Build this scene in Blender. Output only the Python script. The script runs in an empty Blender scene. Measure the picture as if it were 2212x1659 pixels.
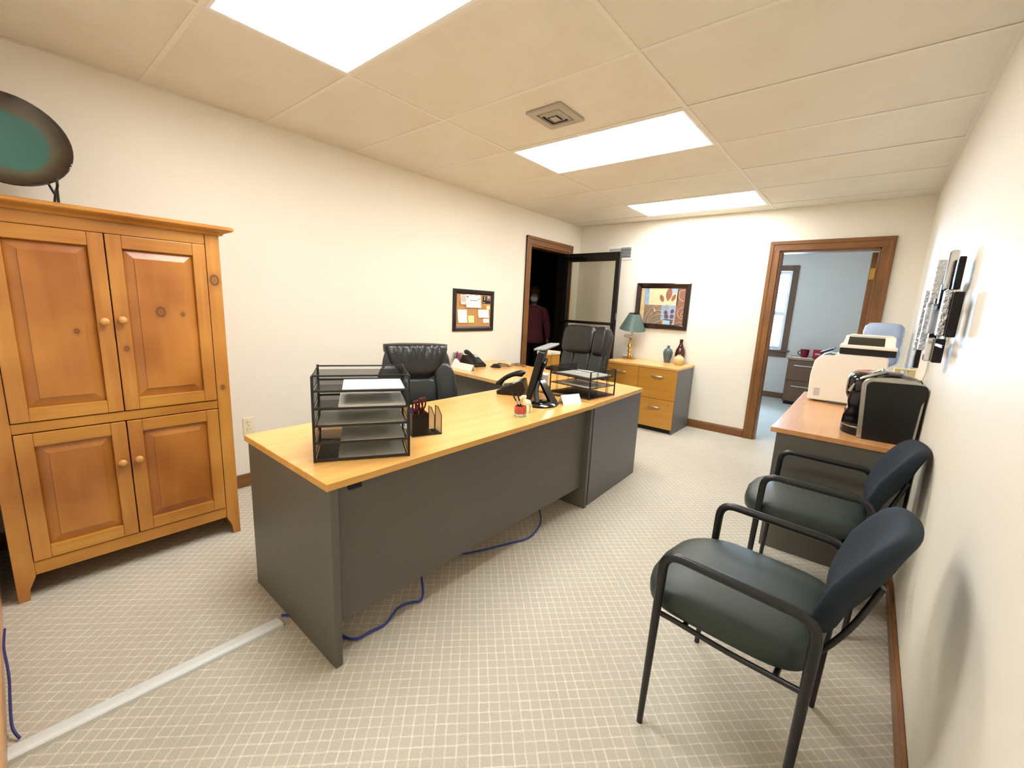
import bpy, bmesh, math, random
from mathutils import Vector, Matrix
random.seed(7)
PI = math.pi
R = math.radians
S = bpy.context.scene
C = S.collection

# ------------------------------------------------------------------ camera, world, exposure
cam_d = bpy.data.cameras.new('camera'); cam = bpy.data.objects.new('camera', cam_d); C.objects.link(cam)
yaw, pitch, roll = R(39.44954), R(-10.46622), R(-2.65248)
_Rz = Matrix.Rotation(yaw, 3, 'Z'); _Rx = Matrix.Rotation(pitch, 3, 'X'); _Ry = Matrix.Rotation(roll, 3, 'Y')
_M = _Rz @ _Rx @ _Ry
_right, _fwd, _up = _M.col[0], _M.col[1], _M.col[2]
_m = Matrix((_right, _up, -_fwd)).transposed().to_4x4()
_m.translation = Vector((3.15952, 0.26973, 1.32028))
cam.matrix_world = _m
cam_d.sensor_fit = 'HORIZONTAL'; cam_d.sensor_width = 36.0
cam_d.lens = 920.259 / 2212 * 36.0
cam_d.clip_start = 0.02
S.camera = cam
S.view_settings.view_transform = 'Standard'; S.view_settings.look = 'None'
S.view_settings.gamma = 1.0; S.view_settings.use_curve_mapping = False
S.view_settings.exposure = 0.0
LIGHT = 20.0
world = bpy.data.worlds.new('sky'); S.world = world; world.use_nodes = True
_bg = world.node_tree.nodes['Background']; _bg.inputs[0].default_value = (0.50, 0.72, 1.0, 1); _bg.inputs[1].default_value = 72.0

H, L, W, YN = 2.3856, 5.4224, 3.4287, 0.14
XG, TB, TR, TL = 1.019, 2.7273, 0.6096, 1.2192        # ceiling grid
OL = 8.5                                               # far wall of the next office

# portal: only guides sampling of the sky through the far office window
_p = bpy.data.lights.new('window_portal', 'AREA'); _p.shape = 'RECTANGLE'; _p.size = .95; _p.size_y = 1.4; _p.cycles.is_portal = True
_po = bpy.data.objects.new('window_portal', _p); C.objects.link(_po); _po.location = (1.6, OL + .14, 1.4); _po.rotation_euler = (R(-90), 0, 0)

# ------------------------------------------------------------------ helpers
def lin(c):
    if isinstance(c, str):
        c = [int(c[i:i+2], 16) / 255 for i in (0, 2, 4)]
    return tuple((v / 12.92 if v <= .04045 else ((v + .055) / 1.055) ** 2.4) for v in c)

MATS = {}
def mat(name, col, rough=.5, metal=0., spec=.5, bump=None, var=None, emit=None, alpha=None, trans=0., coat=0., ior=1.45):
    m = bpy.data.materials.new(name); m.use_nodes = True; nt = m.node_tree; b = nt.nodes['Principled BSDF']
    c = lin(col)
    b.inputs['Base Color'].default_value = (*c, 1); b.inputs['Roughness'].default_value = rough
    b.inputs['Metallic'].default_value = metal; b.inputs['Specular IOR Level'].default_value = spec
    b.inputs['Transmission Weight'].default_value = trans; b.inputs['IOR'].default_value = ior
    b.inputs['Coat Weight'].default_value = coat
    if emit:
        b.inputs['Emission Color'].default_value = (*lin(emit[0]), 1); b.inputs['Emission Strength'].default_value = emit[1]
    tc = nt.nodes.new('ShaderNodeTexCoord')
    if var:                                   # (scale, colour2, contrast)
        n = nt.nodes.new('ShaderNodeTexNoise'); n.inputs['Scale'].default_value = var[0]; n.inputs['Detail'].default_value = 4
        nt.links.new(tc.outputs['Object'], n.inputs['Vector'])
        mx = nt.nodes.new('ShaderNodeMix'); mx.data_type = 'RGBA'
        mr = nt.nodes.new('ShaderNodeMapRange'); mr.inputs[1].default_value = .5 - var[2]; mr.inputs[2].default_value = .5 + var[2]
        nt.links.new(n.outputs[0], mr.inputs[0]); nt.links.new(mr.outputs[0], mx.inputs[0])
        mx.inputs[6].default_value = (*c, 1); mx.inputs[7].default_value = (*lin(var[1]), 1)
        nt.links.new(mx.outputs[2], b.inputs['Base Color'])
    if bump:                                  # (scale, strength)
        n = nt.nodes.new('ShaderNodeTexNoise'); n.inputs['Scale'].default_value = bump[0]; n.inputs['Detail'].default_value = 5
        nt.links.new(tc.outputs['Object'], n.inputs['Vector'])
        bp = nt.nodes.new('ShaderNodeBump'); bp.inputs['Strength'].default_value = bump[1]; bp.inputs['Distance'].default_value = .01
        nt.links.new(n.outputs[0], bp.inputs['Height']); nt.links.new(bp.outputs[0], b.inputs['Normal'])
    if alpha is not None:
        b.inputs['Alpha'].default_value = alpha
    MATS[name] = m
    return m

def wood(name, c1, c2, axis='Z', scale=1.0, rough=.4, coat=.1, knots=(), dark='5a3212', blotch=.5):
    """stretched-noise grain along an axis, with optional knots at given local points"""
    m = bpy.data.materials.new(name); m.use_nodes = True; nt = m.node_tree; b = nt.nodes['Principled BSDF']; N = nt.nodes.new; K = nt.links.new
    tc = N('ShaderNodeTexCoord'); mp = N('ShaderNodeMapping')
    st = {'X': (1.2, 16, 16), 'Y': (16, 1.2, 16), 'Z': (16, 16, 1.2)}[axis]
    mp.inputs['Scale'].default_value = [v * scale for v in st]
    K(tc.outputs['Object'], mp.inputs[0])
    n1 = N('ShaderNodeTexNoise'); n1.inputs['Scale'].default_value = 1.5; n1.inputs['Detail'].default_value = 6; n1.inputs['Distortion'].default_value = .6
    K(mp.outputs[0], n1.inputs['Vector'])
    n2 = N('ShaderNodeTexNoise'); n2.inputs['Scale'].default_value = 3.0; n2.inputs['Detail'].default_value = 2
    K(tc.outputs['Object'], n2.inputs['Vector'])
    ad = N('ShaderNodeMix'); ad.data_type = 'FLOAT'; ad.inputs[0].default_value = blotch
    K(n1.outputs[0], ad.inputs[2]); K(n2.outputs[0], ad.inputs[3])
    rp = N('ShaderNodeValToRGB'); rp.color_ramp.elements[0].position = .34; rp.color_ramp.elements[1].position = .66
    rp.color_ramp.elements[0].color = (*lin(c2), 1); rp.color_ramp.elements[1].color = (*lin(c1), 1)
    K(ad.outputs[0], rp.inputs[0]); out = rp.outputs[0]
    for (kx, ky, kz, kr) in knots:
        sb = N('ShaderNodeVectorMath'); sb.operation = 'SUBTRACT'; sb.inputs[1].default_value = (kx, ky, kz); K(tc.outputs['Object'], sb.inputs[0])
        sc = N('ShaderNodeVectorMath'); sc.operation = 'MULTIPLY'; sc.inputs[1].default_value = (0, 1, .75); K(sb.outputs[0], sc.inputs[0])
        ln = N('ShaderNodeVectorMath'); ln.operation = 'LENGTH'; K(sc.outputs[0], ln.inputs[0])
        kr_ = N('ShaderNodeValToRGB'); e = kr_.color_ramp.elements
        e[0].position = 0; e[0].color = (.75, .75, .75, 1); e[1].position = 1; e[1].color = (0, 0, 0, 1)
        for p_, v_ in ((.22, .55), (.34, 1.), (.46, .35), (.6, .18)):
            x = e.new(p_); x.color = (v_, v_, v_, 1)
        mr = N('ShaderNodeMapRange'); mr.inputs[2].default_value = kr * 2.2; K(ln.outputs['Value'], mr.inputs[0]); K(mr.outputs[0], kr_.inputs[0])
        mx = N('ShaderNodeMix'); mx.data_type = 'RGBA'; K(kr_.outputs[0], mx.inputs[0]); K(out, mx.inputs[6]); mx.inputs[7].default_value = (*lin(dark), 1)
        out = mx.outputs[2]
    K(out, b.inputs['Base Color'])
    b.inputs['Roughness'].default_value = rough; b.inputs['Coat Weight'].default_value = coat; b.inputs['Coat Roughness'].default_value = .25
    bp = N('ShaderNodeBump'); bp.inputs['Strength'].default_value = .06; bp.inputs['Distance'].default_value = .004; K(n1.outputs[0], bp.inputs['Height']); K(bp.outputs[0], b.inputs['Normal'])
    MATS[name] = m
    return m

XF = {}                                        # world matrix of each root / part
def place(o, loc, rotz=0):
    o.location = loc; o.rotation_euler = (0, 0, rotz)
    XF[o] = Matrix.Translation(loc) @ Matrix.Rotation(rotz, 4, 'Z')

def thing(name, label, cat, loc=(0, 0, 0), rotz=0, group=None):
    o = bpy.data.objects.new(name, None); C.objects.link(o); o.empty_display_size = .1
    place(o, loc, rotz); o['label'] = label; o['category'] = cat
    if group: o['group'] = group
    return o

def link(name, bm, m, parent=None, smooth=None, world=False, label=None):
    """one mesh object; world=True: the mesh was written in room coordinates"""
    bmesh.ops.remove_doubles(bm, verts=bm.verts, dist=1e-6)
    bmesh.ops.recalc_face_normals(bm, faces=bm.faces)
    me = bpy.data.meshes.new(name)
    if parent is not None and world: bm.transform(XF[parent].inverted())
    if smooth is not None:
        for f in bm.faces: f.smooth = True
    bm.to_mesh(me); bm.free()
    if smooth is not None and smooth < 180:
        me.set_sharp_from_angle(angle=R(smooth))
    me.materials.append(MATS[m] if isinstance(m, str) else m)
    o = bpy.data.objects.new(name, me); C.objects.link(o)
    XF[o] = Matrix.Identity(4)
    if parent is not None:
        o.parent = parent; XF[o] = XF[parent]
    if label: o['label'] = label
    return o

def tag(o, label, cat, group=None):
    o['label'] = label; o['category'] = cat
    if group: o['group'] = group
    return o
def struct(o): o['kind'] = 'structure'; return o

def BM(): return bmesh.new()
def box(bm, x0, x1, y0, y1, z0, z1, bev=0, seg=2, mtx=None):
    t = bmesh.new()
    vs = [t.verts.new(p) for p in ((x0,y0,z0),(x1,y0,z0),(x1,y1,z0),(x0,y1,z0),(x0,y0,z1),(x1,y0,z1),(x1,y1,z1),(x0,y1,z1))]
    for f in ((0,3,2,1),(4,5,6,7),(0,1,5,4),(1,2,6,5),(2,3,7,6),(3,0,4,7)): t.faces.new([vs[i] for i in f])
    if bev: bmesh.ops.bevel(t, geom=list(t.edges), offset=bev, segments=seg, profile=.5, affect='EDGES')
    return merge(bm, t, mtx)
def merge(bm, t, mtx=None):
    if mtx is not None: t.transform(mtx)
    mp = {}
    for v in t.verts: mp[v] = bm.verts.new(v.co)
    for f in t.faces:
        try: bm.faces.new([mp[v] for v in f.verts])
        except ValueError: pass
    t.free(); return bm
def rings(bm, rs, cap=True, closed=True, loop=False):
    vr = [[bm.verts.new(p) for p in r] for r in rs]; n = len(vr[0])
    rng = range(len(vr)) if loop else range(len(vr) - 1)
    for i in rng:
        a, b = vr[i], vr[(i + 1) % len(vr)]
        for j in range(n if closed else n - 1):
            k = (j + 1) % n
            try: bm.faces.new((a[j], a[k], b[k], b[j]))
            except ValueError: pass
    if cap and not loop:
        for r in (vr[0], vr[-1]):
            try: bm.faces.new(r)
            except ValueError: pass
    return bm
def lathe(bm, prof, n=24, c=(0, 0, 0), sx=1, sy=1, rot=0, mtx=None):
    t = bmesh.new()
    rings(t, [[(c[0] + r * sx * math.cos(2*PI*k/n + rot), c[1] + r * sy * math.sin(2*PI*k/n + rot), c[2] + z) for k in range(n)] for r, z in prof])
    return merge(bm, t, mtx)
def tube(bm, pts, r, n=8, closed=False):
    pts = [Vector(p) for p in pts]; rr = r if isinstance(r, (list, tuple)) else [r] * len(pts)
    rs = []; ref = None
    for i, p in enumerate(pts):
        if closed: d = pts[(i + 1) % len(pts)] - pts[i - 1]
        else: d = pts[min(i + 1, len(pts) - 1)] - pts[max(i - 1, 0)]
        d.normalize()
        if ref is None:
            ref = Vector((0, 0, 1)) if abs(d.z) < .9 else Vector((1, 0, 0))
            u = d.cross(ref).normalized()
        else:
            u = (u - d * u.dot(d)); u = u.normalized() if u.length > 1e-6 else d.orthogonal().normalized()
        v = d.cross(u)
        rs.append([p + (u * math.cos(2*PI*k/n) + v * math.sin(2*PI*k/n)) * rr[i] for k in range(n)])
    return rings(bm, rs, loop=closed)
def fillet(pts, rad, seg=5):
    """round the inner corners of a polyline"""
    pts = [Vector(p) for p in pts]; out = [pts[0]]
    for i in range(1, len(pts) - 1):
        a, b, c = pts[i-1], pts[i], pts[i+1]
        d1 = (a - b); d2 = (c - b); q = min(rad, d1.length * .48, d2.length * .48)
        p1 = b + d1.normalized() * q; p2 = b + d2.normalized() * q
        for k in range(seg + 1):
            t = k / seg; out.append((1-t)**2 * p1 + 2*t*(1-t) * b + t*t * p2)
    out.append(pts[-1]); return out
def spline(pts, seg=6, closed=False):
    pts = [Vector(p) for p in pts]; n = len(pts); out = []
    for i in range(n if closed else n - 1):
        g = (lambda k: pts[k % n]) if closed else (lambda k: pts[max(0, min(n - 1, k))])
        p0, p1, p2, p3 = g(i-1), g(i), g(i+1), g(i+2)
        for k in range(seg):
            t = k / seg
            out.append(.5 * ((2*p1) + (p2-p0)*t + (2*p0-5*p1+4*p2-p3)*t*t + (3*p1-p0-3*p2+p3)*t**3))
    if not closed: out.append(pts[-1])
    return out
def prism(bm, pts, axis, a0, a1, bev=0, mtx=None):
    """extrude a 2-D outline; axis 'X': pts=(y,z), 'Y': pts=(x,z), 'Z': pts=(x,y)"""
    f = {'X': lambda p, a: (a, p[0], p[1]), 'Y': lambda p, a: (p[0], a, p[1]), 'Z': lambda p, a: (p[0], p[1], a)}[axis]
    t = bmesh.new(); rings(t, [[f(p, a0) for p in pts], [f(p, a1) for p in pts]])
    if bev:
        bmesh.ops.recalc_face_normals(t, faces=t.faces)
        es = [e for e in t.edges if len(e.link_faces) == 2 and (len(e.link_faces[0].verts) > 4 or len(e.link_faces[1].verts) > 4)]
        bmesh.ops.bevel(t, geom=es, offset=bev, segments=2, profile=.5, affect='EDGES')
    return merge(bm, t, mtx)
def pillow(bm, c, d, e1=.35, e2=.35, nu=24, nv=14, mtx=None, warp=None):
    """superellipsoid cushion, centre c, half sizes d"""
    t = bmesh.new(); pw = lambda v, e: math.copysign(abs(v) ** e, v); rs = []
    for i in range(1, nv):
        ph = -PI/2 + PI * i / nv
        rs.append([Vector((d[0]*pw(math.cos(ph), e1)*pw(math.cos(2*PI*k/nu), e2), d[1]*pw(math.cos(ph), e1)*pw(math.sin(2*PI*k/nu), e2), d[2]*pw(math.sin(ph), e1))) for k in range(nu)])
    if warp: rs = [[Vector(warp(p)) for p in r] for r in rs]
    rings(t, [[p + Vector(c) for p in r] for r in rs])
    return merge(bm, t, mtx)
def cyl(bm, p0, p1, r0, r1=None, n=16):
    return tube(bm, [p0, p1], [r0, r0 if r1 is None else r1], n)
def frame2d(bm, axis, a0, a1, o, i):
    """picture-frame ring: outer rect o=(u0,u1,v0,v1) minus inner rect i"""
    f = {'X': lambda u, v, a: (a, u, v), 'Y': lambda u, v, a: (u, a, v), 'Z': lambda u, v, a: (u, v, a)}[axis]
    q = lambda r: [(r[0], r[2]), (r[1], r[2]), (r[1], r[3]), (r[0], r[3])]
    O, I = q(o), q(i)
    rs = [[f(*p, a) for p in P] for P, a in ((O, a0), (O, a1), (I, a1), (I, a0))]
    return rings(bm, rs, loop=True)
def copy_tree(o, parent=None):
    c = o.copy(); C.objects.link(c)
    if parent is not None: c.parent = parent
    XF[c] = XF[o]
    for ch in [x for x in bpy.data.objects if x.parent == o]: copy_tree(ch, c)
    return c
def RZ(a): return Matrix.Rotation(a, 4, 'Z')
def T(*v): return Matrix.Translation(v)

# ------------------------------------------------------------------ materials
mat('wall_paint', 'f0e9da', .5, spec=.4, bump=(220, .04))
mat('wall_gloss', 'f0e9da', .5, spec=.3, bump=(220, .03))
mat('office_paint', 'e6dcd0', .6, bump=(200, .04))
mat('hall_painted_dark', '2a2624', .9, spec=.1)  # near-black colour stands in for the hall being unlit
mat('tile', 'eee9dc', .9, spec=.2, bump=(160, .35), var=(2.5, 'e8e0cf', .2))
mat('tee', 'eee8da', .6, spec=.3)
mat('plenum', '6b6255', .9)
wood('trim_wood', '8a5a28', '6b421b', 'Z', 1.2, .42)
wood('trim_wood_h', '8a5a28', '6b421b', 'X', 1.2, .42)
wood('base_wood', '8d5a2b', '6e451f', 'Y', 1.2, .42)
wood('base_wood_x', '8d5a2b', '6e451f', 'X', 1.2, .42)
wood('maple', 'e9b56c', 'e0a658', 'Y', .9, .24, .35, blotch=.3)
wood('maple_x', 'e9b56c', 'e0a658', 'X', .9, .24, .35, blotch=.3)
wood('maple_front', 'cf953f', 'c38730', 'X', .9, .35, .15, blotch=.3)
wood('cherry_top', 'd8a06a', 'cb8f58', 'Y', .9, .24, .3, blotch=.3)
wood('walnut', '7b5433', '654226', 'Z', .9, .4)
mat('charcoal', '625f57', .42, spec=.45, bump=(300, .03))
mat('charcoal_b', '6a6c72', .42, spec=.45, bump=(300, .03))
mat('black_plastic', '0c0c0d', .38)
mat('black_gloss', '070708', .08, coat=.5)
mat('black_matte', '0c0c0d', .6)
mat('black_metal', '17181a', .35, spec=.6)
mat('leather', '1d1f1f', .28, spec=.7, bump=(90, .25))
mat('leather_b', '262b2d', .28, spec=.7, bump=(90, .2))
mat('seat_vinyl', '2f3935', .45, spec=.5, bump=(400, .1))
mat('back_fabric', '222c35', .8, spec=.3, bump=(600, .2))
mat('paper', 'f6f4ee', .8)
mat('paper_grey', 'd6d3c8', .8)
mat('white_plastic', 'f6f1e3', .4)
mat('white_gloss', 'f4f2ee', .3)
mat('grey_plastic', 'b6b8b8', .4)
mat('silver', 'b9b7ae', .28, metal=.9)
mat('chrome', 'd8d8d8', .12, metal=1.)
mat('hammered', 'c9cdd2', .18, metal=1., bump=(70, .8))
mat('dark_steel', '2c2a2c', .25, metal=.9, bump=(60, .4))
mat('brass', 'c7a75c', .18, metal=1.)
mat('bronze', '171210', .4, metal=.3)
mat('shade_green', '53645f', .35)
mat('ivory', 'efe4c4', .45)
mat('cord_blue', '3448a0', .4)
mat('cord_navy', '2b3170', .4); wood('base_pale', 'dcae7e', 'c99763', 'X', 1.2, .4)
mat('cord_brown', '7a5a42', .5)
mat('cable_strip', 'e2e6e4', .3)
mat('dark_red', '4c1019', .35)
mat('red', 'b3242c', .5)
mat('mug_red', '7d1020', .25)
mat('cork', 'c89a62', .9, var=(180, 'b4824c', .15))
mat('note_yellow', 'f7eda6', .8)
mat('pink', 'e58a9c', .8)
mat('ink', '4b4a4c', .7)
mat('ink_faint', 'd6bfd2', .8)
mat('card_dark', '1d1a1c', .6)
mat('card_mauve', '8d6f6b', .6)

def mesh_mat(name, col, cover, sc):
    """perforated steel: fine round holes cut by alpha"""
    m = mat(name, col, .45, metal=.3); nt = m.node_tree; N = nt.nodes.new; K = nt.links.new; b = nt.nodes['Principled BSDF']
    b.inputs['Alpha'].default_value = cover
    return m
mesh_mat('wire_mesh', '17171a', .52, 300)
mesh_mat('cup_mesh', '161212', .82, 300)
mesh_mat('wire_mesh_thin', '2a2826', .38, 300)

# glass pane: thin, mostly clear with a mirror share
def glass(name, tint, refl):
    m = bpy.data.materials.new(name); m.use_nodes = True; nt = m.node_tree; nt.nodes.clear(); N = nt.nodes.new; K = nt.links.new
    o = N('ShaderNodeOutputMaterial'); tr = N('ShaderNodeBsdfTransparent'); tr.inputs[0].default_value = (*tint, 1)
    gl = N('ShaderNodeBsdfGlossy'); gl.inputs['Roughness'].default_value = .02; fr = N('ShaderNodeFresnel'); fr.inputs[0].default_value = refl
    mx = N('ShaderNodeMixShader'); K(fr.outputs[0], mx.inputs[0]); K(tr.outputs[0], mx.inputs[1]); K(gl.outputs[0], mx.inputs[2]); K(mx.outputs[0], o.inputs[0])
    MATS[name] = m
glass('pane_tinted', (.80, .79, .74), 1.45)
glass('pane_clear', (.95, .97, 1.0), 1.3)
mat('bottle_blue', 'cfe0fb', .08, trans=.6, ior=1.15)

def carpet():
    m = bpy.data.materials.new('carpet'); m.use_nodes = True; nt = m.node_tree; b = nt.nodes['Principled BSDF']; N = nt.nodes.new; K = nt.links.new
    tc = N('ShaderNodeTexCoord'); mp = N('ShaderNodeMapping'); mp.vector_type = 'POINT'
    mp.inputs['Rotation'].default_value = (0, 0, R(45)); s = 1 / .0345; mp.inputs['Scale'].default_value = (s, s, s)
    # wobble so that the woven lines are not ruler straight
    nz = N('ShaderNodeTexNoise'); nz.inputs['Scale'].default_value = 26; nz.inputs['Detail'].default_value = 1
    K(tc.outputs['Object'], nz.inputs['Vector'])
    vm = N('ShaderNodeVectorMath'); vm.operation = 'MULTIPLY_ADD'; K(nz.outputs['Color'], vm.inputs[0]); vm.inputs[1].default_value = (.005, .005, 0); K(tc.outputs['Object'], vm.inputs[2])
    K(vm.outputs[0], mp.inputs[0])
    sp = N('ShaderNodeSeparateXYZ'); K(mp.outputs[0], sp.inputs[0])
    def M(op, a, b_=None, c=None):
        n = N('ShaderNodeMath'); n.operation = op
        for i, v in enumerate((a, b_, c)):
            if v is None: continue
            if isinstance(v, (int, float)): n.inputs[i].default_value = v
            else: K(v, n.inputs[i])
        return n.outputs[0]
    U, V = sp.outputs[0], sp.outputs[1]
    fu = M('FLOOR', M('ADD', U, .5)); fv = M('FLOOR', M('ADD', V, .5))
    def line(co, f_along, f_line, w, seed):
        d = M('ABSOLUTE', M('SUBTRACT', co, f_line))
        cb = N('ShaderNodeCombineXYZ'); K(f_line, cb.inputs[0]); K(f_along, cb.inputs[1]); cb.inputs[2].default_value = seed
        wn = N('ShaderNodeTexWhiteNoise'); wn.noise_dimensions = '3D'; K(cb.outputs[0], wn.inputs[0])
        amp = M('MULTIPLY_ADD', wn.outputs[0], .34, .26)
        sm = N('ShaderNodeMapRange'); sm.interpolation_type = 'SMOOTHSTEP'; K(d, sm.inputs[0]); sm.inputs[1].default_value = w; sm.inputs[2].default_value = .02; sm.inputs[3].default_value = 0; sm.inputs[4].default_value = 1
        return M('MULTIPLY', sm.outputs[0], amp)
    l1 = line(U, M('FLOOR', V), fu, .13, 1.); l2 = line(V, M('FLOOR', U), fv, .13, 5.)
    ls = M('MAXIMUM', l1, l2); ls = M('ADD', ls, M('MULTIPLY', M('MULTIPLY', l1, l2), 2.2))
    fine = N('ShaderNodeTexNoise'); fine.inputs['Scale'].default_value = 320; fine.inputs['Detail'].default_value = 2; K(tc.outputs['Object'], fine.inputs['Vector'])
    big = N('ShaderNodeTexNoise'); big.inputs['Scale'].default_value = 1.3; big.inputs['Detail'].default_value = 3; K(tc.outputs['Object'], big.inputs['Vector'])
    mx0 = N('ShaderNodeMix'); mx0.data_type = 'RGBA'; mr = N('ShaderNodeMapRange'); mr.inputs[1].default_value = .3; mr.inputs[2].default_value = .7
    K(fine.outputs[0], mr.inputs[0]); K(mr.outputs[0], mx0.inputs[0]); mx0.inputs[6].default_value = (*lin('b0a99b'), 1); mx0.inputs[7].default_value = (*lin('cdc6b6'), 1)
    mx1 = N('ShaderNodeMix'); mx1.data_type = 'RGBA'; K(ls, mx1.inputs[0]); K(mx0.outputs[2], mx1.inputs[6]); mx1.inputs[7].default_value = (*lin('eee6d4'), 1)
    mx2 = N('ShaderNodeMix'); mx2.data_type = 'RGBA'; mx2.blend_type = 'MULTIPLY'; mr2 = N('ShaderNodeMapRange'); K(big.outputs[0], mr2.inputs[0]); mr2.inputs[1].default_value = .35; mr2.inputs[2].default_value = .65; mr2.inputs[3].default_value = .12; mr2.inputs[4].default_value = 0
    K(mr2.outputs[0], mx2.inputs[0]); K(mx1.outputs[2], mx2.inputs[6]); mx2.inputs[7].default_value = (*lin('9a8c78'), 1)
    K(mx2.outputs[2], b.inputs['Base Color']); b.inputs['Roughness'].default_value = .95; b.inputs['Specular IOR Level'].default_value = .15
    bp = N('ShaderNodeBump'); bp.inputs['Strength'].default_value = .5; bp.inputs['Distance'].default_value = .004
    K(M('ADD', ls, M('MULTIPLY', fine.outputs[0], .7)), bp.inputs['Height']); K(bp.outputs[0], b.inputs['Normal'])
    MATS['carpet'] = m
carpet()

# ================================================================== THE SETTING
bm = BM(); box(bm, -3.9, 4.4, -.1, 8.8, -.1, 0); struct(link('floor', bm, 'carpet'))
# left wall with the hall doorway (y 4.337..5.13)
LD0, LD1, LDZ = 4.337, 5.125, 2.022
bm = BM(); box(bm, -.12, 0, YN - .1, LD0, 0, H + .1); box(bm, -.12, 0, LD1, L + .12, 0, H + .1); box(bm, -.12, 0, LD0, LD1, LDZ, H + .1)
struct(link('wall_left', bm, 'wall_paint'))
BD0, BD1, BDZ = 2.346, 3.132, 1.98
bm = BM(); box(bm, 0, BD0, L, L + .12, 0, H + .1); box(bm, BD1, W, L, L + .12, 0, H + .1); box(bm, BD0, BD1, L, L + .12, BDZ, H + .1)
struct(link('wall_back', bm, 'wall_paint'))
bm = BM(); box(bm, W, W + .12, YN - .1, L + .12, 0, H + .1); struct(link('wall_right', bm, 'wall_gloss'))
bm = BM(); box(bm, 0, W, YN - .1, YN, 0, H + .1); struct(link('wall_front', bm, 'wall_paint'))

# ceiling: slab, lay-in tiles, tees
bm = BM(); box(bm, -.12, W + .12, YN - .1, L + .12, H + .1, H + .16); ceil = struct(link('ceiling', bm, 'plenum'))
xs = [0, XG, XG + TL, W]; ys = [YN] + [TB + k * TR for k in range(-4, 5)] + [L]
LIGHT_ROWS = [TB - 3 * TR, TB, TB + 3 * TR]
VENT = (1.612, 2.427)
cache = {}
for i in range(3):
    for j in range(len(ys) - 1):
        if i == 1 and any(abs(ys[j] - q) < .01 for q in LIGHT_ROWS): continue
        g = .006; w_, d_ = xs[i+1] - xs[i] - 2*g, ys[j+1] - ys[j] - 2*g
        key = (round(w_, 3), round(d_, 3))
        if key not in cache:
            bm = BM(); box(bm, 0, w_, 0, d_, 0, .016, .003, 1); t = link('ceiling_tile', bm, 'tile', ceil); cache[key] = t
        else:
            t = cache[key].copy(); C.objects.link(t)
        dz = random.uniform(-.0006, .0006)
        t.location = (xs[i] + g, ys[j] + g, H + .0031 + dz); t.rotation_euler = (random.uniform(-.0012, .0012), 0, 0)
for x in (XG, XG + TL):
    bm = BM(); box(bm, x - .012, x + .012, YN, L, H, H + .002); box(bm, x - .002, x + .002, YN, L, H + .002, H + .04); link('ceiling_tee', bm, 'tee', ceil)
for j in range(1, len(ys) - 1):
    for i in range(3):
        bm = BM(); box(bm, xs[i] + (.012 if i else 0), xs[i+1] - .012, ys[j] - .012, ys[j] + .012, H + .0004, H + .0022); link('ceiling_tee', bm, 'tee', ceil)
for nm, a in (('X', 0),):
    bm = BM()
    box(bm, 0, .02, YN, L, H - .001, H + .002); box(bm, W - .02, W, YN, L, H - .001, H + .002); box(bm, .02, W - .02, L - .02, L, H - .001, H + .002); box(bm, .02, W - .02, YN, YN + .02, H - .001, H + .002)
    link('wall_angle', bm, 'tee', ceil)

# troffers
mat('diffuser', 'ffffff', .6, emit=('f9faf9', LIGHT))
names = ['ceiling light panel above the pine armoire end of the room', 'ceiling light panel beside the square air vent', 'ceiling light panel nearest the wall with the framed print']
for q, lab in zip(LIGHT_ROWS, names):
    t = thing('ceiling_light', 'white flush ' + lab, 'ceiling light', (XG + TL/2, q + TR/2, H), 0, 'fluorescent ceiling panels')
    a, b_ = TL/2 - .012, TR/2 - .012
    bm = BM(); frame2d(bm, 'Z', -.003, .03, (-a, a, -b_, b_), (-a + .014, a - .014, -b_ + .014, b_ - .014)); link('frame', bm, 'white_gloss', t)
    bm = BM(); box(bm, -a + .014, a - .014, -b_ + .014, b_ - .014, .004, .010); link('diffuser', bm, 'diffuser', t)
    bm = BM(); box(bm, -a, a, -b_, b_, .032, .08); link('housing', bm, 'white_gloss', t)

# ceiling air vent
t = thing('ceiling_vent', 'square grey louvred air vent in the ceiling', 'vent', (VENT[0], VENT[1], H))
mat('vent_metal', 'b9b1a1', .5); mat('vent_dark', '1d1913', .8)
bm = BM(); frame2d(bm, 'Z', -.012, 0, (-.115, .115, -.125, .125), (-.075, .075, -.082, .082)); link('frame', bm, 'vent_metal', t)
bm = BM(); box(bm, -.075, .075, -.082, .082, -.002, -.0005); link('duct_shade', bm, 'vent_dark', t)  # flat near-black sheet, painted shade in place of a hollow duct
for k, s_ in enumerate((.066, .045)):
    bm = BM(); rs = [[(x * r, y * r, z) for x, y in ((-1, -1.08), (1, -1.08), (1, 1.08), (-1, 1.08))] for r, z in ((s_, -.008), (s_ - .009, -.018), (s_ - .011, -.017), (s_ - .002, -.007))]
    rings(bm, rs, loop=True); link('louvre', bm, 'vent_metal', t)
bm = BM(); box(bm, -.022, .022, -.026, .026, -.020, -.015); link('centre_plate', bm, 'vent_metal', t)

# baseboards
def baseboard(name, pts, m):
    o = None
    for (x0, x1, y0, y1) in pts:
        bm = BM(); box(bm, x0, x1, y0, y1, 0, .085, .004, 1)
        if x1 - x0 > y1 - y0: box(bm, x0, x1, y0 + .002, y1 - .002, .08, .092)
        else: box(bm, x0 + .002, x1 - .002, y0, y1, .08, .092)
        o = struct(link(name, bm, m))
baseboard('baseboard_left', [(0, .014, YN, 4.227)], 'base_wood')
baseboard('baseboard_back', [(.02, 2.254, L - .014, L)], 'base_wood_x')
baseboard('baseboard_right', [(W - .014, W, YN + .014, L)], 'base_wood')
baseboard('baseboard_front', [(.014, W - .014, YN, YN + .014)], 'base_pale')

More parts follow.
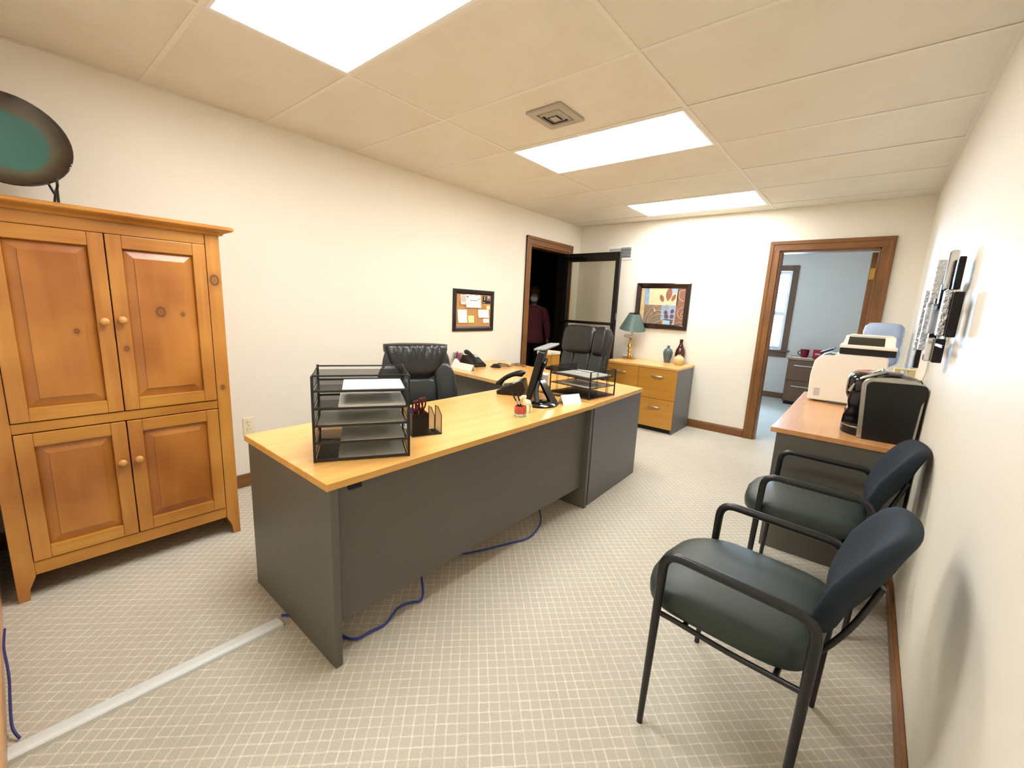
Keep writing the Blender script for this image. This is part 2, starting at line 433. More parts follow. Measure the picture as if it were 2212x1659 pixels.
# door casings (boards) and jambs
def door_trim(name, axis, p, a0, a1, z, side, depth, cw=.092):
    r = bpy.data.objects.new(name, None); C.objects.link(r); struct(r); XF[r] = Matrix.Identity(4)
    def bx(nm, u0, u1, v0, v1, z0, z1, m):
        bm = BM()
        if axis == 'X': box(bm, min(v0, v1), max(v0, v1), u0, u1, z0, z1, .004, 1)
        else: box(bm, u0, u1, min(v0, v1), max(v0, v1), z0, z1, .004, 1)
        link(nm, bm, m, r)
    hm = 'base_wood' if axis == 'X' else 'trim_wood_h'
    for k, off in ((0, .018), (1, .026)):
        i0 = cw * (0 if k == 0 else .62)
        bx('casing_board', a0 - cw, a0 - i0 if k else a0, p, p + side * off, 0, z + (cw if k == 0 else cw), 'trim_wood')
        bx('casing_board', a1 + i0 if k else a1, a1 + cw, p, p + side * off, 0, z + cw, 'trim_wood')
        bx('casing_board', a0 - cw + .0 , a1 + cw, p, p + side * (off + .001), z + (i0 if k else 0), z + cw, hm)
    bx('jamb_board', a0 - .001, a0 + .018, p, p - side * depth, 0, z, 'trim_wood'); bx('jamb_board', a1 - .018, a1 + .001, p, p - side * depth, 0, z, 'trim_wood')
    bx('jamb_board', a0, a1, p, p - side * depth, z - .018, z + .001, hm)
    return r
door_trim('trim_1', 'X', 0, LD0, LD1, LDZ, 1, .12)
door_trim('trim_2', 'Y', L, BD0, BD1, BDZ, -1, .12)

# glazed aluminium door, swung open into the room
d = bpy.data.objects.new('door_1', None); C.objects.link(d); struct(d); d.location = (-.012, 5.088, .012); d.rotation_euler = (0, 0, R(-1.5)); XF[d] = T(-.012, 5.088, .012) @ RZ(R(-1.5))
dw, dh, dt = .795, 1.985, .044
for nm, x0, x1, z0, z1 in (('stile', 0, .075, 0, dh), ('stile', dw - .055, dw, 0, dh), ('rail', .075, dw - .055, dh - .1, dh), ('rail', .075, dw - .055, 0, .22)):
    bm = BM(); box(bm, x0, x1, -dt/2, dt/2, z0, z1, .003, 1); link(nm, bm, 'bronze', d)
bm = BM(); box(bm, .075, dw - .055, -.003, .003, .22, dh - .1); link('pane', bm, 'pane_tinted', d)
bm = BM(); box(bm, .01, dw - .02, -.065, -.04, 1.12, 1.155, .006); box(bm, .015, .045, -.045, -dt/2, 1.125, 1.15); box(bm, dw - .05, dw - .02, -.045, -dt/2, 1.125, 1.15); link('push_bar', bm, 'bronze', d)
bm = BM(); box(bm, dw - .002, dw + .002, -.012, .012, 1.19, 1.27); link('latch_plate', bm, 'silver', d, label='bright latch plate')
bm = BM(); tube(bm, [(.02, -.06, dh - .045), (.16, -.05, dh - .05), (.30, -.03, dh - .055)], .008, 8); box(bm, .27, .34, -.05, -dt/2, dh - .075, dh - .04, .004); link('closer_arm', bm, 'dark_steel', d)

bm = BM(); box(bm, -.12, -.012, LD1 - .045, LD1 - .019, 0, LDZ - .02); struct(link('trim_3', bm, 'bronze'))
# office door leaf, open edge-on beyond the back doorway, with its hinge
d = bpy.data.objects.new('door_2', None); C.objects.link(d); struct(d); d.location = (3.112, L + .135, .01); XF[d] = T(3.112, L + .135, .01)
bm = BM(); box(bm, -.042, 0, 0, .76, 0, 1.945, .003, 1); link('leaf', bm, 'trim_wood', d)
bm = BM(); box(bm, -.036, .0015, -.004, .0, 1.70, 1.80); cyl(bm, (-.002, -.008, 1.70), (-.002, -.008, 1.80), .006, n=10); link('hinge', bm, 'brass', d)
bm = BM(); cyl(bm, (-.042, .69, .95), (-.09, .69, .95), .012); lathe(bm, [(.001, 0), (.02, .003), (.027, .02), (.02, .036), (.001, .04)], 16, mtx=T(-.085, .69, .95) @ Matrix.Rotation(-PI/2, 4, 'Y')); link('knob', bm, 'brass', d)

# next office
bm = BM(); WX0, WX1, WZ0, WZ1 = 1.16, 2.08, .80, 2.06
box(bm, .4, WX0, OL, OL + .15, 0, 2.6); box(bm, WX1, 4.2, OL, OL + .15, 0, 2.6); box(bm, WX0, WX1, OL, OL + .15, 0, WZ0); box(bm, WX0, WX1, OL, OL + .15, WZ1, 2.6)
struct(link('wall_office_back', bm, 'office_paint'))
bm = BM(); box(bm, .28, .4, L + .12, OL + .15, 0, 2.6); struct(link('wall_office_left', bm, 'office_paint'))
bm = BM(); box(bm, 4.2, 4.32, L + .12, OL + .15, 0, 2.6); struct(link('wall_office_right', bm, 'office_paint'))
bm = BM(); box(bm, .4, BD0 - .09, L + .12, L + .13, 0, 2.6); box(bm, BD1 + .09, 4.2, L + .12, L + .13, 0, 2.6); box(bm, BD0 - .09, BD1 + .09, L + .12, L + .13, BDZ + .09, 2.6); struct(link('wall_office_front', bm, 'office_paint'))
bm = BM(); box(bm, .28, 4.32, L + .12, OL + .15, 2.40, 2.5); struct(link('ceiling_office', bm, 'tee'))
baseboard('baseboard_office', [(.4, 4.2, OL - .014, OL)], 'walnut')
win = bpy.data.objects.new('window_1', None); C.objects.link(win); struct(win); win.location = (0, OL, 0); XF[win] = T(0, OL, 0)
for u0, u1, z0, z1 in ((WX0 - .085, WX0, WZ0 - .02, WZ1 + .085), (WX1, WX1 + .085, WZ0 - .02, WZ1 + .085), (WX0, WX1, WZ1, WZ1 + .085)):
    bm = BM(); box(bm, u0, u1, -.02, 0, z0, z1, .003, 1); link('window_casing', bm, 'walnut', win)
bm = BM(); box(bm, WX0 - .12, WX1 + .12, -.06, .06, WZ0 - .03, WZ0, .004, 1); link('window_sill', bm, 'walnut', win)
bm = BM(); box(bm, WX0 - .085, WX1 + .085, -.018, 0, WZ0 - .12, WZ0 - .03, .003, 1); link('window_apron', bm, 'walnut', win)
wm = (WX0 + WX1) / 2
for z0, z1, yy in ((WZ0, 1.40, .07), (1.37, WZ1, .10)):
    bm = BM(); frame2d(bm, 'Y', yy, yy + .035, (WX0, WX1, z0, z1), (WX0 + .05, WX1 - .05, z0 + .05, z1 - .045)); sash = link('sash', bm, 'white_gloss', win)
    bm = BM(); box(bm, WX0 + .05, WX1 - .05, yy + .015, yy + .02, z0 + .05, z1 - .045); link('pane', bm, 'pane_clear', sash)
    for kx in (1, 2):
        x = WX0 + .05 + (WX1 - WX0 - .1) * kx / 3; bm = BM(); box(bm, x - .009, x + .009, yy + .008, yy + .03, z0 + .05, z1 - .045); link('muntin', bm, 'white_gloss', sash)
    zm = (z0 + z1) / 2; bm = BM(); box(bm, WX0 + .05, WX1 - .05, yy + .007, yy + .031, zm - .009, zm + .009); link('muntin', bm, 'white_gloss', sash)
# dark hall beyond the left doorway
bm = BM(); box(bm, -3.7, -3.6, 2.9, 8.2, 0, 2.6); struct(link('wall_hall_left', bm, 'hall_painted_dark'))
bm = BM(); box(bm, -3.6, .28, 8.1, 8.2, 0, 2.6); struct(link('wall_hall_back', bm, 'hall_painted_dark'))
bm = BM(); box(bm, -3.6, -.12, 2.9, 3.0, 0, 2.6); struct(link('wall_hall_front', bm, 'hall_painted_dark'))
bm = BM(); box(bm, -3.7, .28, 2.9, 8.2, 2.5, 2.6); struct(link('ceiling_hall', bm, 'hall_painted_dark'))
bm = BM(); box(bm, -.13, -.121, 3.0, LD0 - .1, 0, 2.5); box(bm, -.13, -.121, LD1 + .1, 8.1, 0, 2.5); box(bm, -.13, -.121, LD0 - .1, LD1 + .1, LDZ + .1, 2.5); struct(link('wall_hall_right', bm, 'hall_painted_dark'))
bm = BM(); box(bm, -3.6, -.122, 3.0, 8.1, .001, .006); struct(link('floor_hall', bm, 'hall_painted_dark'))  # dark sheet over the carpet, the hall's darkness put into its colour

# ================================================================== LARGE FURNITURE
# ---- knotty pine armoire (front faces +x)
KN = [(.615, .765, 1.215, .020), (.615, .848, 1.205, .008), (.615, .48, 1.13, .009), (.615, .99, 1.375, .022), (.615, .99, .83, .010), (.615, .63, 1.05, .010)]
AR = (.32, .61, 0)
kl = [(a - AR[0], b_ - AR[1], c - AR[2], r) for a, b_, c, r in KN]
wood('pine', 'cb8f40', '9a5b20', 'Z', .8, .38, .25, knots=kl, blotch=.62)
wood('pine_h', 'c98f3a', 'a06322', 'Y', .8, .38, .25, blotch=.55)
wood('pine_panel', 'bf7f36', '95551b', 'Z', .6, .34, .3, knots=kl, blotch=.75)
wood('pine_knob', 'd9a260', 'bd8340', 'Z', 2, .35, .3)
arm = thing('armoire', 'tall knotty pine armoire with four raised panel doors', 'armoire', AR)
Y0, Y1, XF0, XB = .198, 1.022, .612, .035
def apart(nm, bm, m, par=arm, **k): return link(nm, bm, m, par, world=True, **k)
for y0, y1 in ((Y0, Y0 + .02), (Y1 - .02, Y1)):
    bm = BM(); prism(bm, [(XB, 0), (XF0 - .022, 0), (XF0 - .022, 1.60), (XB, 1.60)], 'Y', y0, y1); apart('side_panel', bm, 'pine')  # unseen lower part closed to the floor to keep light out underneath
for y0, y1, s_ in ((Y0, .257, 1), (.961, Y1, -1)):
    bm = BM(); yf = y0 if s_ > 0 else y1
    pts = [(yf, 0), (yf + s_ * .034, 0), (yf + s_ * .038, .05), (yf + s_ * .059, .10), (yf + s_ * .059, 1.60), (yf, 1.60)]
    prism(bm, pts, 'X', XF0 - .022, XF0, .002); apart('face_stile', bm, 'pine')
for z0, z1 in ((1.542, 1.60), (.722, .764), (.106, .164)):
    bm = BM(); box(bm, XF0 - .022, XF0 - .001, .257, .961, z0, z1, .002, 1); apart('face_rail', bm, 'pine_h')
bm = BM(); box(bm, XB, XB + .012, Y0 + .02, Y1 - .02, 0, 1.6); apart('back_panel', bm, 'pine')  # carried down to the floor to darken the space under the armoire
for z in (.15, .74):
    bm = BM(); box(bm, XB + .012, XF0 - .022, Y0 + .02, Y1 - .02, z - .009, z + .009); apart('shelf', bm, 'pine_h')
# crown moulding
prof = [(0, 1.590), (.012, 1.592), (.018, 1.602), (.030, 1.606), (.046, 1.612), (.052, 1.618), (.052, 1.628), (.040, 1.634)]
bm = BM(); rs = [[(XB, Y0 - o, z), (XF0 + o, Y0 - o, z), (XF0 + o, Y1 + o, z), (XB, Y1 + o, z)] for o, z in prof]; rings(bm, rs); apart('crown', bm, 'pine_h')
def panel_door(y0, y1, z0, z1, knob_y, knob_z):
    st, rl = .052, .056; xf = XF0 + .006; xb = XF0 - .016
    py0, py1, pz0, pz1 = y0 + st, y1 - st, z0 + rl, z1 - rl
    bm = BM(); bv = .036
    rs = [[(xb + .002, a, c) for a, c in ((py0 - .005, pz0 - .005), (py1 + .005, pz0 - .005), (py1 + .005, pz1 + .005), (py0 - .005, pz1 + .005))]]
    for o, xx in ((0, xb + .004), (.001, xb + .005), (bv, xf - .006), (bv + .001, xf - .002)):
        rs.append([(xx, a, c) for a, c in ((py0 + o, pz0 + o), (py1 - o, pz0 + o), (py1 - o, pz1 - o), (py0 + o, pz1 - o))])
    rings(bm, rs); door = apart('door', bm, 'pine_panel')
    for a, b_ in ((y0, py0), (py1, y1)):
        bm = BM(); box(bm, xb, xf, a, b_, z0, z1, .003, 2); apart('stile', bm, 'pine', door)
    for a, b_ in ((z0, pz0), (pz1, z1)):
        bm = BM(); box(bm, xb, xf - .0005, py0, py1, a, b_, .003, 2); apart('rail', bm, 'pine_h', door)
    bm = BM(); lathe(bm, [(.001, 0), (.010, 0), (.009, .008), (.013, .014), (.017, .022), (.015, .030), (.008, .034), (.001, .035)], 18, mtx=T(xf, knob_y, knob_z) @ Matrix.Rotation(PI/2, 4, 'Y')); apart('knob', bm, 'pine_knob', door, smooth=60)
panel_door(.259, .597, .768, 1.540, .567, 1.172); panel_door(.601, .959, .768, 1.540, .625, 1.178)
panel_door(.259, .597, .168, .718, .567, .532); panel_door(.601, .959, .168, .718, .625, .536)

# ---- charger plate on its stand on top of the armoire
def ramp_plate():
    m = bpy.data.materials.new('plate_glaze'); m.use_nodes = True; nt = m.node_tree; b = nt.nodes['Principled BSDF']; N = nt.nodes.new; K = nt.links.new
    tc = N('ShaderNodeTexCoord'); sp = N('ShaderNodeSeparateXYZ'); K(tc.outputs['Object'], sp.inputs[0]); cb = N('ShaderNodeCombineXYZ'); K(sp.outputs[0], cb.inputs[0]); K(sp.outputs[1], cb.inputs[1])
    ln = N('ShaderNodeVectorMath'); ln.operation = 'LENGTH'; K(cb.outputs[0], ln.inputs[0])
    nz = N('ShaderNodeTexNoise'); nz.inputs['Scale'].default_value = 14; K(tc.outputs['Object'], nz.inputs['Vector'])
    ma = N('ShaderNodeMath'); ma.operation = 'MULTIPLY_ADD'; K(nz.outputs[0], ma.inputs[0]); ma.inputs[1].default_value = .03; K(ln.outputs['Value'], ma.inputs[2])
    mr = N('ShaderNodeMapRange'); K(ma.outputs[0], mr.inputs[0]); mr.inputs[1].default_value = 0; mr.inputs[2].default_value = .225
    rp = N('ShaderNodeValToRGB'); e = rp.color_ramp.elements; e[0].position = 0; e[0].color = (*lin('3f6f69'), 1); e[1].position = 1; e[1].color = (*lin('16090c'), 1)
    for p, c in ((.58, '3d6b64'), (.64, '5a5a48'), (.78, '443629'), (.9, '2a1a16')):
        x = e.new(p); x.color = (*lin(c), 1)
    K(mr.outputs[0], rp.inputs[0]); K(rp.outputs[0], b.inputs['Base Color']); b.inputs['Roughness'].default_value = .1; b.inputs['Coat Weight'].default_value = .6
    MATS['plate_glaze'] = m
ramp_plate()
PC = Vector((.30, .376, 1.888)); ptilt = R(14)
pl = thing('decorative_plate', 'large round plate with teal centre and dark rim leaning on armoire top', 'plate', (.33, .376, 1.636))
bm = BM(); lathe(bm, [(.001, 0), (.03, .001), (.06, .0035), (.09, .009), (.12, .0165), (.15, .027), (.175, .038), (.190, .044), (.194, .041), (.168, .022), (.13, .004), (.10, -.010), (.001, -.012)], 48)
disc = link('dish', bm, 'plate_glaze', pl, smooth=50)
disc.matrix_local = T(-.03, 0, .252) @ Matrix.Rotation(PI/2 - ptilt, 4, 'Y')
es = thing('plate_stand', 'thin black metal easel holding the round plate', 'plate stand', (.33, .376, 1.636))
for sy in (-1, 1):
    y = .376 + sy * .125
    bm = BM(); tube(bm, fillet([(.06, y, 1.6405), (.30, y, 1.722), (.402, y, 1.732), (.404, y, 1.768)], .02), .005, 8)
    tube(bm, [(.37, y, 1.729), (.45, y - sy * .008, 1.6405)], .005, 8); apart('leg', bm, 'black_metal', es)
    bm = BM(); tube(bm, [(.262, y, 1.715), (.225, .376 + sy * .05, 1.93)], .005, 8); apart('upright', bm, 'black_metal', es)
bm = BM(); tube(bm, [(.225, .32, 1.93), (.225, .432, 1.93)], .005); apart('cross_bar', bm, 'black_metal', es); bm = BM(); tube(bm, [(.10, .25, 1.65), (.10, .502, 1.65)], .005); apart('cross_bar', bm, 'black_metal', es)

# ---- long desk (runs along y) and second desk (runs to the left wall)
DZ = .715
d1 = thing('office_desk', 'long desk with honey maple top and charcoal panels beside armoire', 'desk', (1.5, 1.8, 0))
def dpart(nm, bm, m, par=d1, **k): return link(nm, bm, m, par, world=True, **k)
bm = BM(); box(bm, 1.144, 1.871, .903, 2.698, DZ - .028, DZ, .002, 1); dpart('desktop', bm, 'maple')
for y0, y1 in ((.916, .944), (2.655, 2.683)):
    bm = BM(); box(bm, 1.150, 1.868, y0, y1, 0, DZ - .028, .0015, 1); dpart('end_panel', bm, 'charcoal')
bm = BM(); box(bm, 1.808, 1.826, .944, 2.655, .142, DZ - .028, .001, 1); dpart('modesty_panel', bm, 'charcoal')
bm = BM(); box(bm, 1.826, 1.842, 1.0, 1.05, DZ - .062, DZ - .03, .003, 1); dpart('bracket', bm, 'black_plastic')
d2 = thing('office_desk', 'return desk with honey maple top butting against cream wall', 'desk', (.9, 3.2, 0))
top2 = [(1.866, 2.706), (1.836, 3.530), (.018, 3.800), (.018, 2.905)]
bm = BM(); prism(bm, top2, 'Z', DZ - .028, DZ); dpart('desktop', bm, 'maple_x', d2)
bm = BM(); prism(bm, [(1.858, 2.716), (1.828, 3.520), (1.800, 3.520), (1.830, 2.716)], 'Z', 0, DZ - .028); dpart('end_panel', bm, 'charcoal_b', d2)
bm = BM(); prism(bm, [(.024, 2.925), (.052, 2.925), (.052, 3.78), (.024, 3.78)], 'Z', 0, DZ - .028); dpart('end_panel', bm, 'charcoal', d2)
bm = BM(); prism(bm, [(.052, 3.02), (1.80, 2.83), (1.80, 2.85), (.052, 3.04)], 'Z', .14, DZ - .028); dpart('modesty_panel', bm, 'charcoal', d2)

# ---- lateral file credenza on the back wall
cz = thing('file_cabinet', 'maple fronted two drawer lateral file with charcoal sides under framed print', 'cabinet', (1.23, 5.13, 0))
CX0, CX1, CY0, CY1, CZ = .80, 1.662, 4.86, 5.405, .735
bm = BM(); box(bm, CX0, CX1, CY0 - .012, CY1, CZ - .026, CZ, .002, 1); dpart('top', bm, 'maple_x', cz)
for x0, x1 in ((CX0 + .004, CX0 + .022), (CX1 - .022, CX1 - .004)):
    bm = BM(); box(bm, x0, x1, CY0 + .012, CY1 - .004, 0, CZ - .026); dpart('side_panel', bm, 'charcoal_b', cz)
bm = BM(); box(bm, CX0 + .022, CX1 - .022, CY0 + .02, CY1 - .004, .05, CZ - .03); dpart('carcass', bm, 'charcoal', cz)
bm = BM(); box(bm, CX0 + .022, CX1 - .022, CY0 + .03, CY0 + .05, 0, .05); dpart('plinth', bm, 'black_matte', cz)
for x0, x1 in ((CX0 + .006, 1.228), (1.232, CX1 - .006)):
    for z0, z1, hz in ((.052, .372, .285), (.376, CZ - .030, .625)):
        bm = BM(); box(bm, x0, x1, CY0 - .006, CY0 + .012, z0, z1, .0015, 1); dr = dpart('drawer', bm, 'maple_front', cz)
        xc = (x0 + x1) / 2 + .005; bm = BM()
        tube(bm, spline([(xc - .065, CY0 - .004, hz), (xc - .05, CY0 - .026, hz), (xc, CY0 - .034, hz), (xc + .05, CY0 - .026, hz), (xc + .065, CY0 - .004, hz)], 4), [.004] * 3 + [.0085] * 11 + [.004] * 3, 10)
        dpart('handle', bm, 'silver', dr, smooth=60)
bm = BM(); cyl(bm, (1.60, CY0 - .006, .325), (1.60, CY0 - .012, .325), .009, n=14); dpart('lock', bm, 'chrome', cz)

# ---- side desk against the right wall
d3 = thing('office_desk', 'side desk with reddish maple top carrying printer and coffee maker', 'desk', (3.12, 3.8, 0))
bm = BM(); box(bm, 2.812, W - .004, 3.015, 4.615, DZ - .030, DZ - .002, .002, 1); dpart('desktop', bm, 'cherry_top', d3)
for y0, y1 in ((3.022, 3.05), (4.58, 4.608)):
    bm = BM(); box(bm, 2.842, W - .016, y0, y1, 0, DZ - .030, .0015, 1); dpart('end_panel', bm, 'charcoal', d3)
bm = BM(); box(bm, W - .06, W - .042, 3.05, 4.58, .15, DZ - .03); dpart('modesty_panel', bm, 'charcoal', d3)

# ================================================================== CHAIRS
# ---- guest armchairs: local frame faces -x
def guest_chair(label, loc, rotz):
    t = thing('guest_armchair', label, 'chair', loc, rotz, 'guest armchairs along the wall')
    hw, xf, xr, az = .245, -.205, .185, .618
    for s_ in (-1, 1):
        y = s_ * hw
        bm = BM(); top = fillet([(xf - .012, y, 0), (xf + .006, y, az), (xr, y, az - .008), (xr - .01, y, 0)], .055, 6)
        rr = []
        for p in top:
            rr.append(.0142 - .0045 * max(0, (.40 - p.z) / .40))
        tube(bm, top, rr, 12); link('leg_and_arm_tube', bm, 'black_metal', t, smooth=60)
        bm = BM(); tube(bm, spline([(xf, y, .415), (xf + .06, y - s_ * .012, .405), (0, y - s_ * .02, .392), (xr - .06, y - s_ * .012, .40), (xr - .01, y, .41)], 5), .008, 8); link('seat_rail', bm, 'black_metal', t, smooth=60)
        bm = BM(); tube(bm, spline([(xr - .07, s_ * .10, .408), (xr - .01, s_ * .10, .43), (xr + .05, s_ * .10, .54), (xr + .095, s_ * .095, .68)], 5), .008, 10); link('back_post', bm, 'black_metal', t, smooth=60)
    for x in (xf + .08, xr - .07):
        bm = BM(); tube(bm, [(x, -hw + .012, .402), (x, hw - .012, .402)], .008, 8); link('cross_rail', bm, 'black_metal', t, smooth=60)
    def wseat(p):
        x, y, z = p
        k = (x + .235) / .47
        z += .010 * math.cos(y / .235 * 1.5) * (1 if z > 0 else .2) - .022 * max(0, .28 - k) * 3.0 * (1 if z > 0 else .4)
        x -= .035 * (1 - (y / .235) ** 2) * (1 if x < 0 else 0) * min(1, -x / .2)
        return (x, y * (1 - .06 * max(0, k - .4)), z)
    bm = BM(); pillow(bm, (-.035, 0, .449), (.225, .236, .056), .50, .42, 40, 14, warp=wseat); link('seat', bm, 'seat_vinyl', t, smooth=180)
    # upholstered back pad: rounded shield, wrapped forward at its edges and leaning back
    def wback(p):
        x, y, z = p; q = z / .178
        y *= 1 - .16 * max(0, -q) - .10 * max(0, q)
        x -= .045 * (y / .2) ** 2 - .006 * math.sin(q * 5 + 1) * math.cos(y * 9) - .010 * q * q
        return (x, y, z)
    bm = BM(); pillow(bm, (0, 0, 0), (.030, .203, .178), .52, .62, 44, 22, warp=wback, mtx=T(xr + .058, 0, .662) @ Matrix.Rotation(R(23), 4, 'Y')); link('backrest', bm, 'back_fabric', t, smooth=180)
    return t
guest_chair('black armchair standing in front of the other guest armchair, well clear of side desk', (3.007, 1.705, 0), R(-4))
guest_chair('black armchair standing right against the charcoal end panel of side desk', (3.092, 2.665, 0), R(0))

# ---- executive swivel chairs: local frame faces +y
def swivel_base(t):
    bm = BM(); lathe(bm, [(.001, .075), (.04, .075), (.035, .12), (.028, .13), (.028, .40), (.001, .40)], 16); link('gas_column', bm, 'black_metal', t, smooth=40)
    for k in range(5):
        a = 2 * PI * k / 5 + .3; ca, sa = math.cos(a), math.sin(a)
        bm = BM(); tube(bm, [(0, 0, .095), (.15 * ca, .15 * sa, .09), (.30 * ca, .30 * sa, .075)], [.028, .022, .016], 8); leg = link('base_arm', bm, 'black_plastic', t, smooth=60)
        bm = BM(); c = Vector((.30 * ca, .30 * sa, .027))
        for s_ in (-1, 1):
            o = Vector((-sa, ca, 0)) * .012 * s_; tube(bm, [c + o - Vector((-sa, ca, 0)) * .008, c + o + Vector((-sa, ca, 0)) * .008], .027, 14)
        link('caster', bm, 'black_matte', leg, smooth=40)
def arms(t, z=.63):
    for s_ in (-1, 1):
        bm = BM(); tube(bm, fillet([(s_ * .20, .02, .42), (s_ * .30, .04, .44), (s_ * .315, .12, z - .02), (s_ * .30, -.17, z - .02), (s_ * .25, -.24, .50)], .06), .017, 10); a = link('arm_frame', bm, 'black_plastic', t, smooth=60)
        bm = BM(); pillow(bm, (s_ * .308, -.01, z), (.036, .15, .022), .5, .5, 20, 10); link('arm_pad', bm, 'leather', a, smooth=180)
def tiltX(a, pz): return T(0, 0, pz) @ Matrix.Rotation(a, 4, 'X') @ T(0, 0, -pz)
# chair behind the long desk: gathered head cushion over a wide shell
c1 = thing('office_chair', 'black leather office chair with gathered head cushion tucked behind long desk', 'chair', (.98, 2.02, 0), R(-118))
swivel_base(c1); arms(c1, .60)
bm = BM(); pillow(bm, (0, .03, .46), (.27, .26, .06), .45, .4, 32, 12); link('seat', bm, 'leather', c1, smooth=180)
lean = R(10)
bm = BM()
def wshell(p):
    x, y, z = p; v = (z + .31) / .62
    w = 1.0 - .14 * v ** 2 - .10 * max(0, .25 - v) * 4 * .5
    return (x * w, y - .03 * (x / .29) ** 2 * -1.6 + 0, z)
pillow(bm, (0, -.265, .75), (.262, .05, .30), .30, .45, 36, 20, mtx=tiltX(lean, .46), warp=wshell); link('backrest', bm, 'leather_b', c1, smooth=180)
bm = BM(); pillow(bm, (0, -.215, .72), (.135, .035, .10), .4, .4, 24, 12, mtx=tiltX(lean, .46)); pillow(bm, (0, -.20, .565), (.14, .04, .07), .4, .4, 24, 12, mtx=tiltX(lean, .46)); link('lumbar_cushion', bm, 'leather_b', c1, smooth=180)
for s_ in (-1, 1):
    bm = BM(); pillow(bm, (s_ * .185, -.22, .70), (.078, .05, .23), .45, .5, 24, 14, mtx=tiltX(lean, .46), warp=lambda p: (p[0] + s_ * .028 * (1 - ((p[2] + .05) / .23) ** 2), p[1], p[2])); link('side_bolster', bm, 'leather_b', c1, smooth=180)
# head cushion: wide flat top tapering to a rounded lower edge, with gathers fanning from the roll
bm = BM(); nu, nv = 64, 22; F, B = [], []
for j in range(nv + 1):
    v = j / nv; fr, br = [], []
    for i in range(nu + 1):
        u = 2 * i / nu - 1
        low = .80 + .06 * u * u + .05 * u ** 6          # lower edge
        topz = 1.075 - .010 * abs(u) ** 3
        wid = .245 - .0 * v
        z = low + (topz - low) * v
        w = (.172 + .055 * min(1, v * 1.35) ** .7)
        x = u * w
        q = 2 * v - 1; th = (1 - abs(q) ** 3.2) ** .5 * (1 - abs(u) ** 7) ** .5
        gather = .007 * math.sin(u * 30 + 1.3 * math.sin(u * 11)) * math.exp(-((v - .74) / .16) ** 2) * (1 - u * u)
        roll = .010 * math.exp(-((v - .92) / .07) ** 2)
        y = -.235 + .068 * th + gather * th + roll * th
        fr.append(Vector((x, y, z))); br.append(Vector((x, -.255 - .045 * th, z)))
    F.append(fr); B.append(br)
for r in F + B:
    for i, p in enumerate(r): r[i] = tiltX(lean, .46) @ p
rings(bm, F, cap=False, closed=False); rings(bm, B, cap=False, closed=False)
for k in (0, nv): rings(bm, [F[k], B[k]], cap=False, closed=False)
rings(bm, [[r[0] for r in F], [r[0] for r in B]], cap=False, closed=False); rings(bm, [[r[-1] for r in F], [r[-1] for r in B]], cap=False, closed=False)
link('head_cushion', bm, 'leather', c1, smooth=180)

# chair behind the return desk: split head cushion over three vertical channels
c2 = thing('office_chair', 'black leather office chair with vertical channel back behind return desk', 'chair', (.79, 3.98, .0), R(172))
swivel_base(c2); arms(c2, .66)
bm = BM(); pillow(bm, (0, .04, .50), (.27, .26, .06), .45, .4, 32, 12); link('seat', bm, 'leather', c2, smooth=180)
lean = R(11)
bm = BM(); pillow(bm, (0, -.27, .85), (.295, .045, .345), .28, .45, 36, 20, mtx=tiltX(lean, .46)); link('backrest', bm, 'leather', c2, smooth=180)
for x, hw_ in ((-.19, .085), (0, .11), (.19, .085)):
    bm = BM(); pillow(bm, (x, -.225, .74), (hw_, .045, .22), .35, .55, 24, 14, mtx=tiltX(lean, .46)); link('back_channel', bm, 'leather_b', c2, smooth=180)
for x, hw_ in ((-.215, .075), (.075, .215)):
    bm = BM(); pillow(bm, (x, -.215, 1.04), (hw_, .072, .155), .5, .38, 36, 18, mtx=tiltX(lean, .46)); link('head_cushion', bm, 'leather', c2, smooth=180)

# ================================================================== ON THE WALLS
def wpart(nm, bm, m, par, **k): return link(nm, bm, m, par, world=True, **k)
# wall outlet
t = thing('wall_outlet', 'ivory duplex electrical outlet low on the wall beside armoire', 'outlet', (.0, 1.297, .43))
bm = BM(); box(bm, 0, .006, 1.262, 1.332, .372, .488, .003, 2); wpart('plate', bm, 'ivory', t)
for z in (.455, .405):
    bm = BM(); lathe(bm, [(.001, 0), (.017, 0), (.016, .003), (.001, .003)], 18, mtx=T(.006, 1.297, z) @ Matrix.Rotation(PI/2, 4, 'Y')); so = wpart('socket', bm, 'ivory', t)
    bm = BM(); box(bm, .0085, .0095, 1.288, 1.290, z - .004, z + .007); box(bm, .0085, .0095, 1.303, 1.305, z - .004, z + .007); wpart('slot', bm, 'ink', so)
bm = BM(); cyl(bm, (.006, 1.297, .43), (.0075, 1.297, .43), .004, n=10); wpart('screw', bm, 'silver', t)

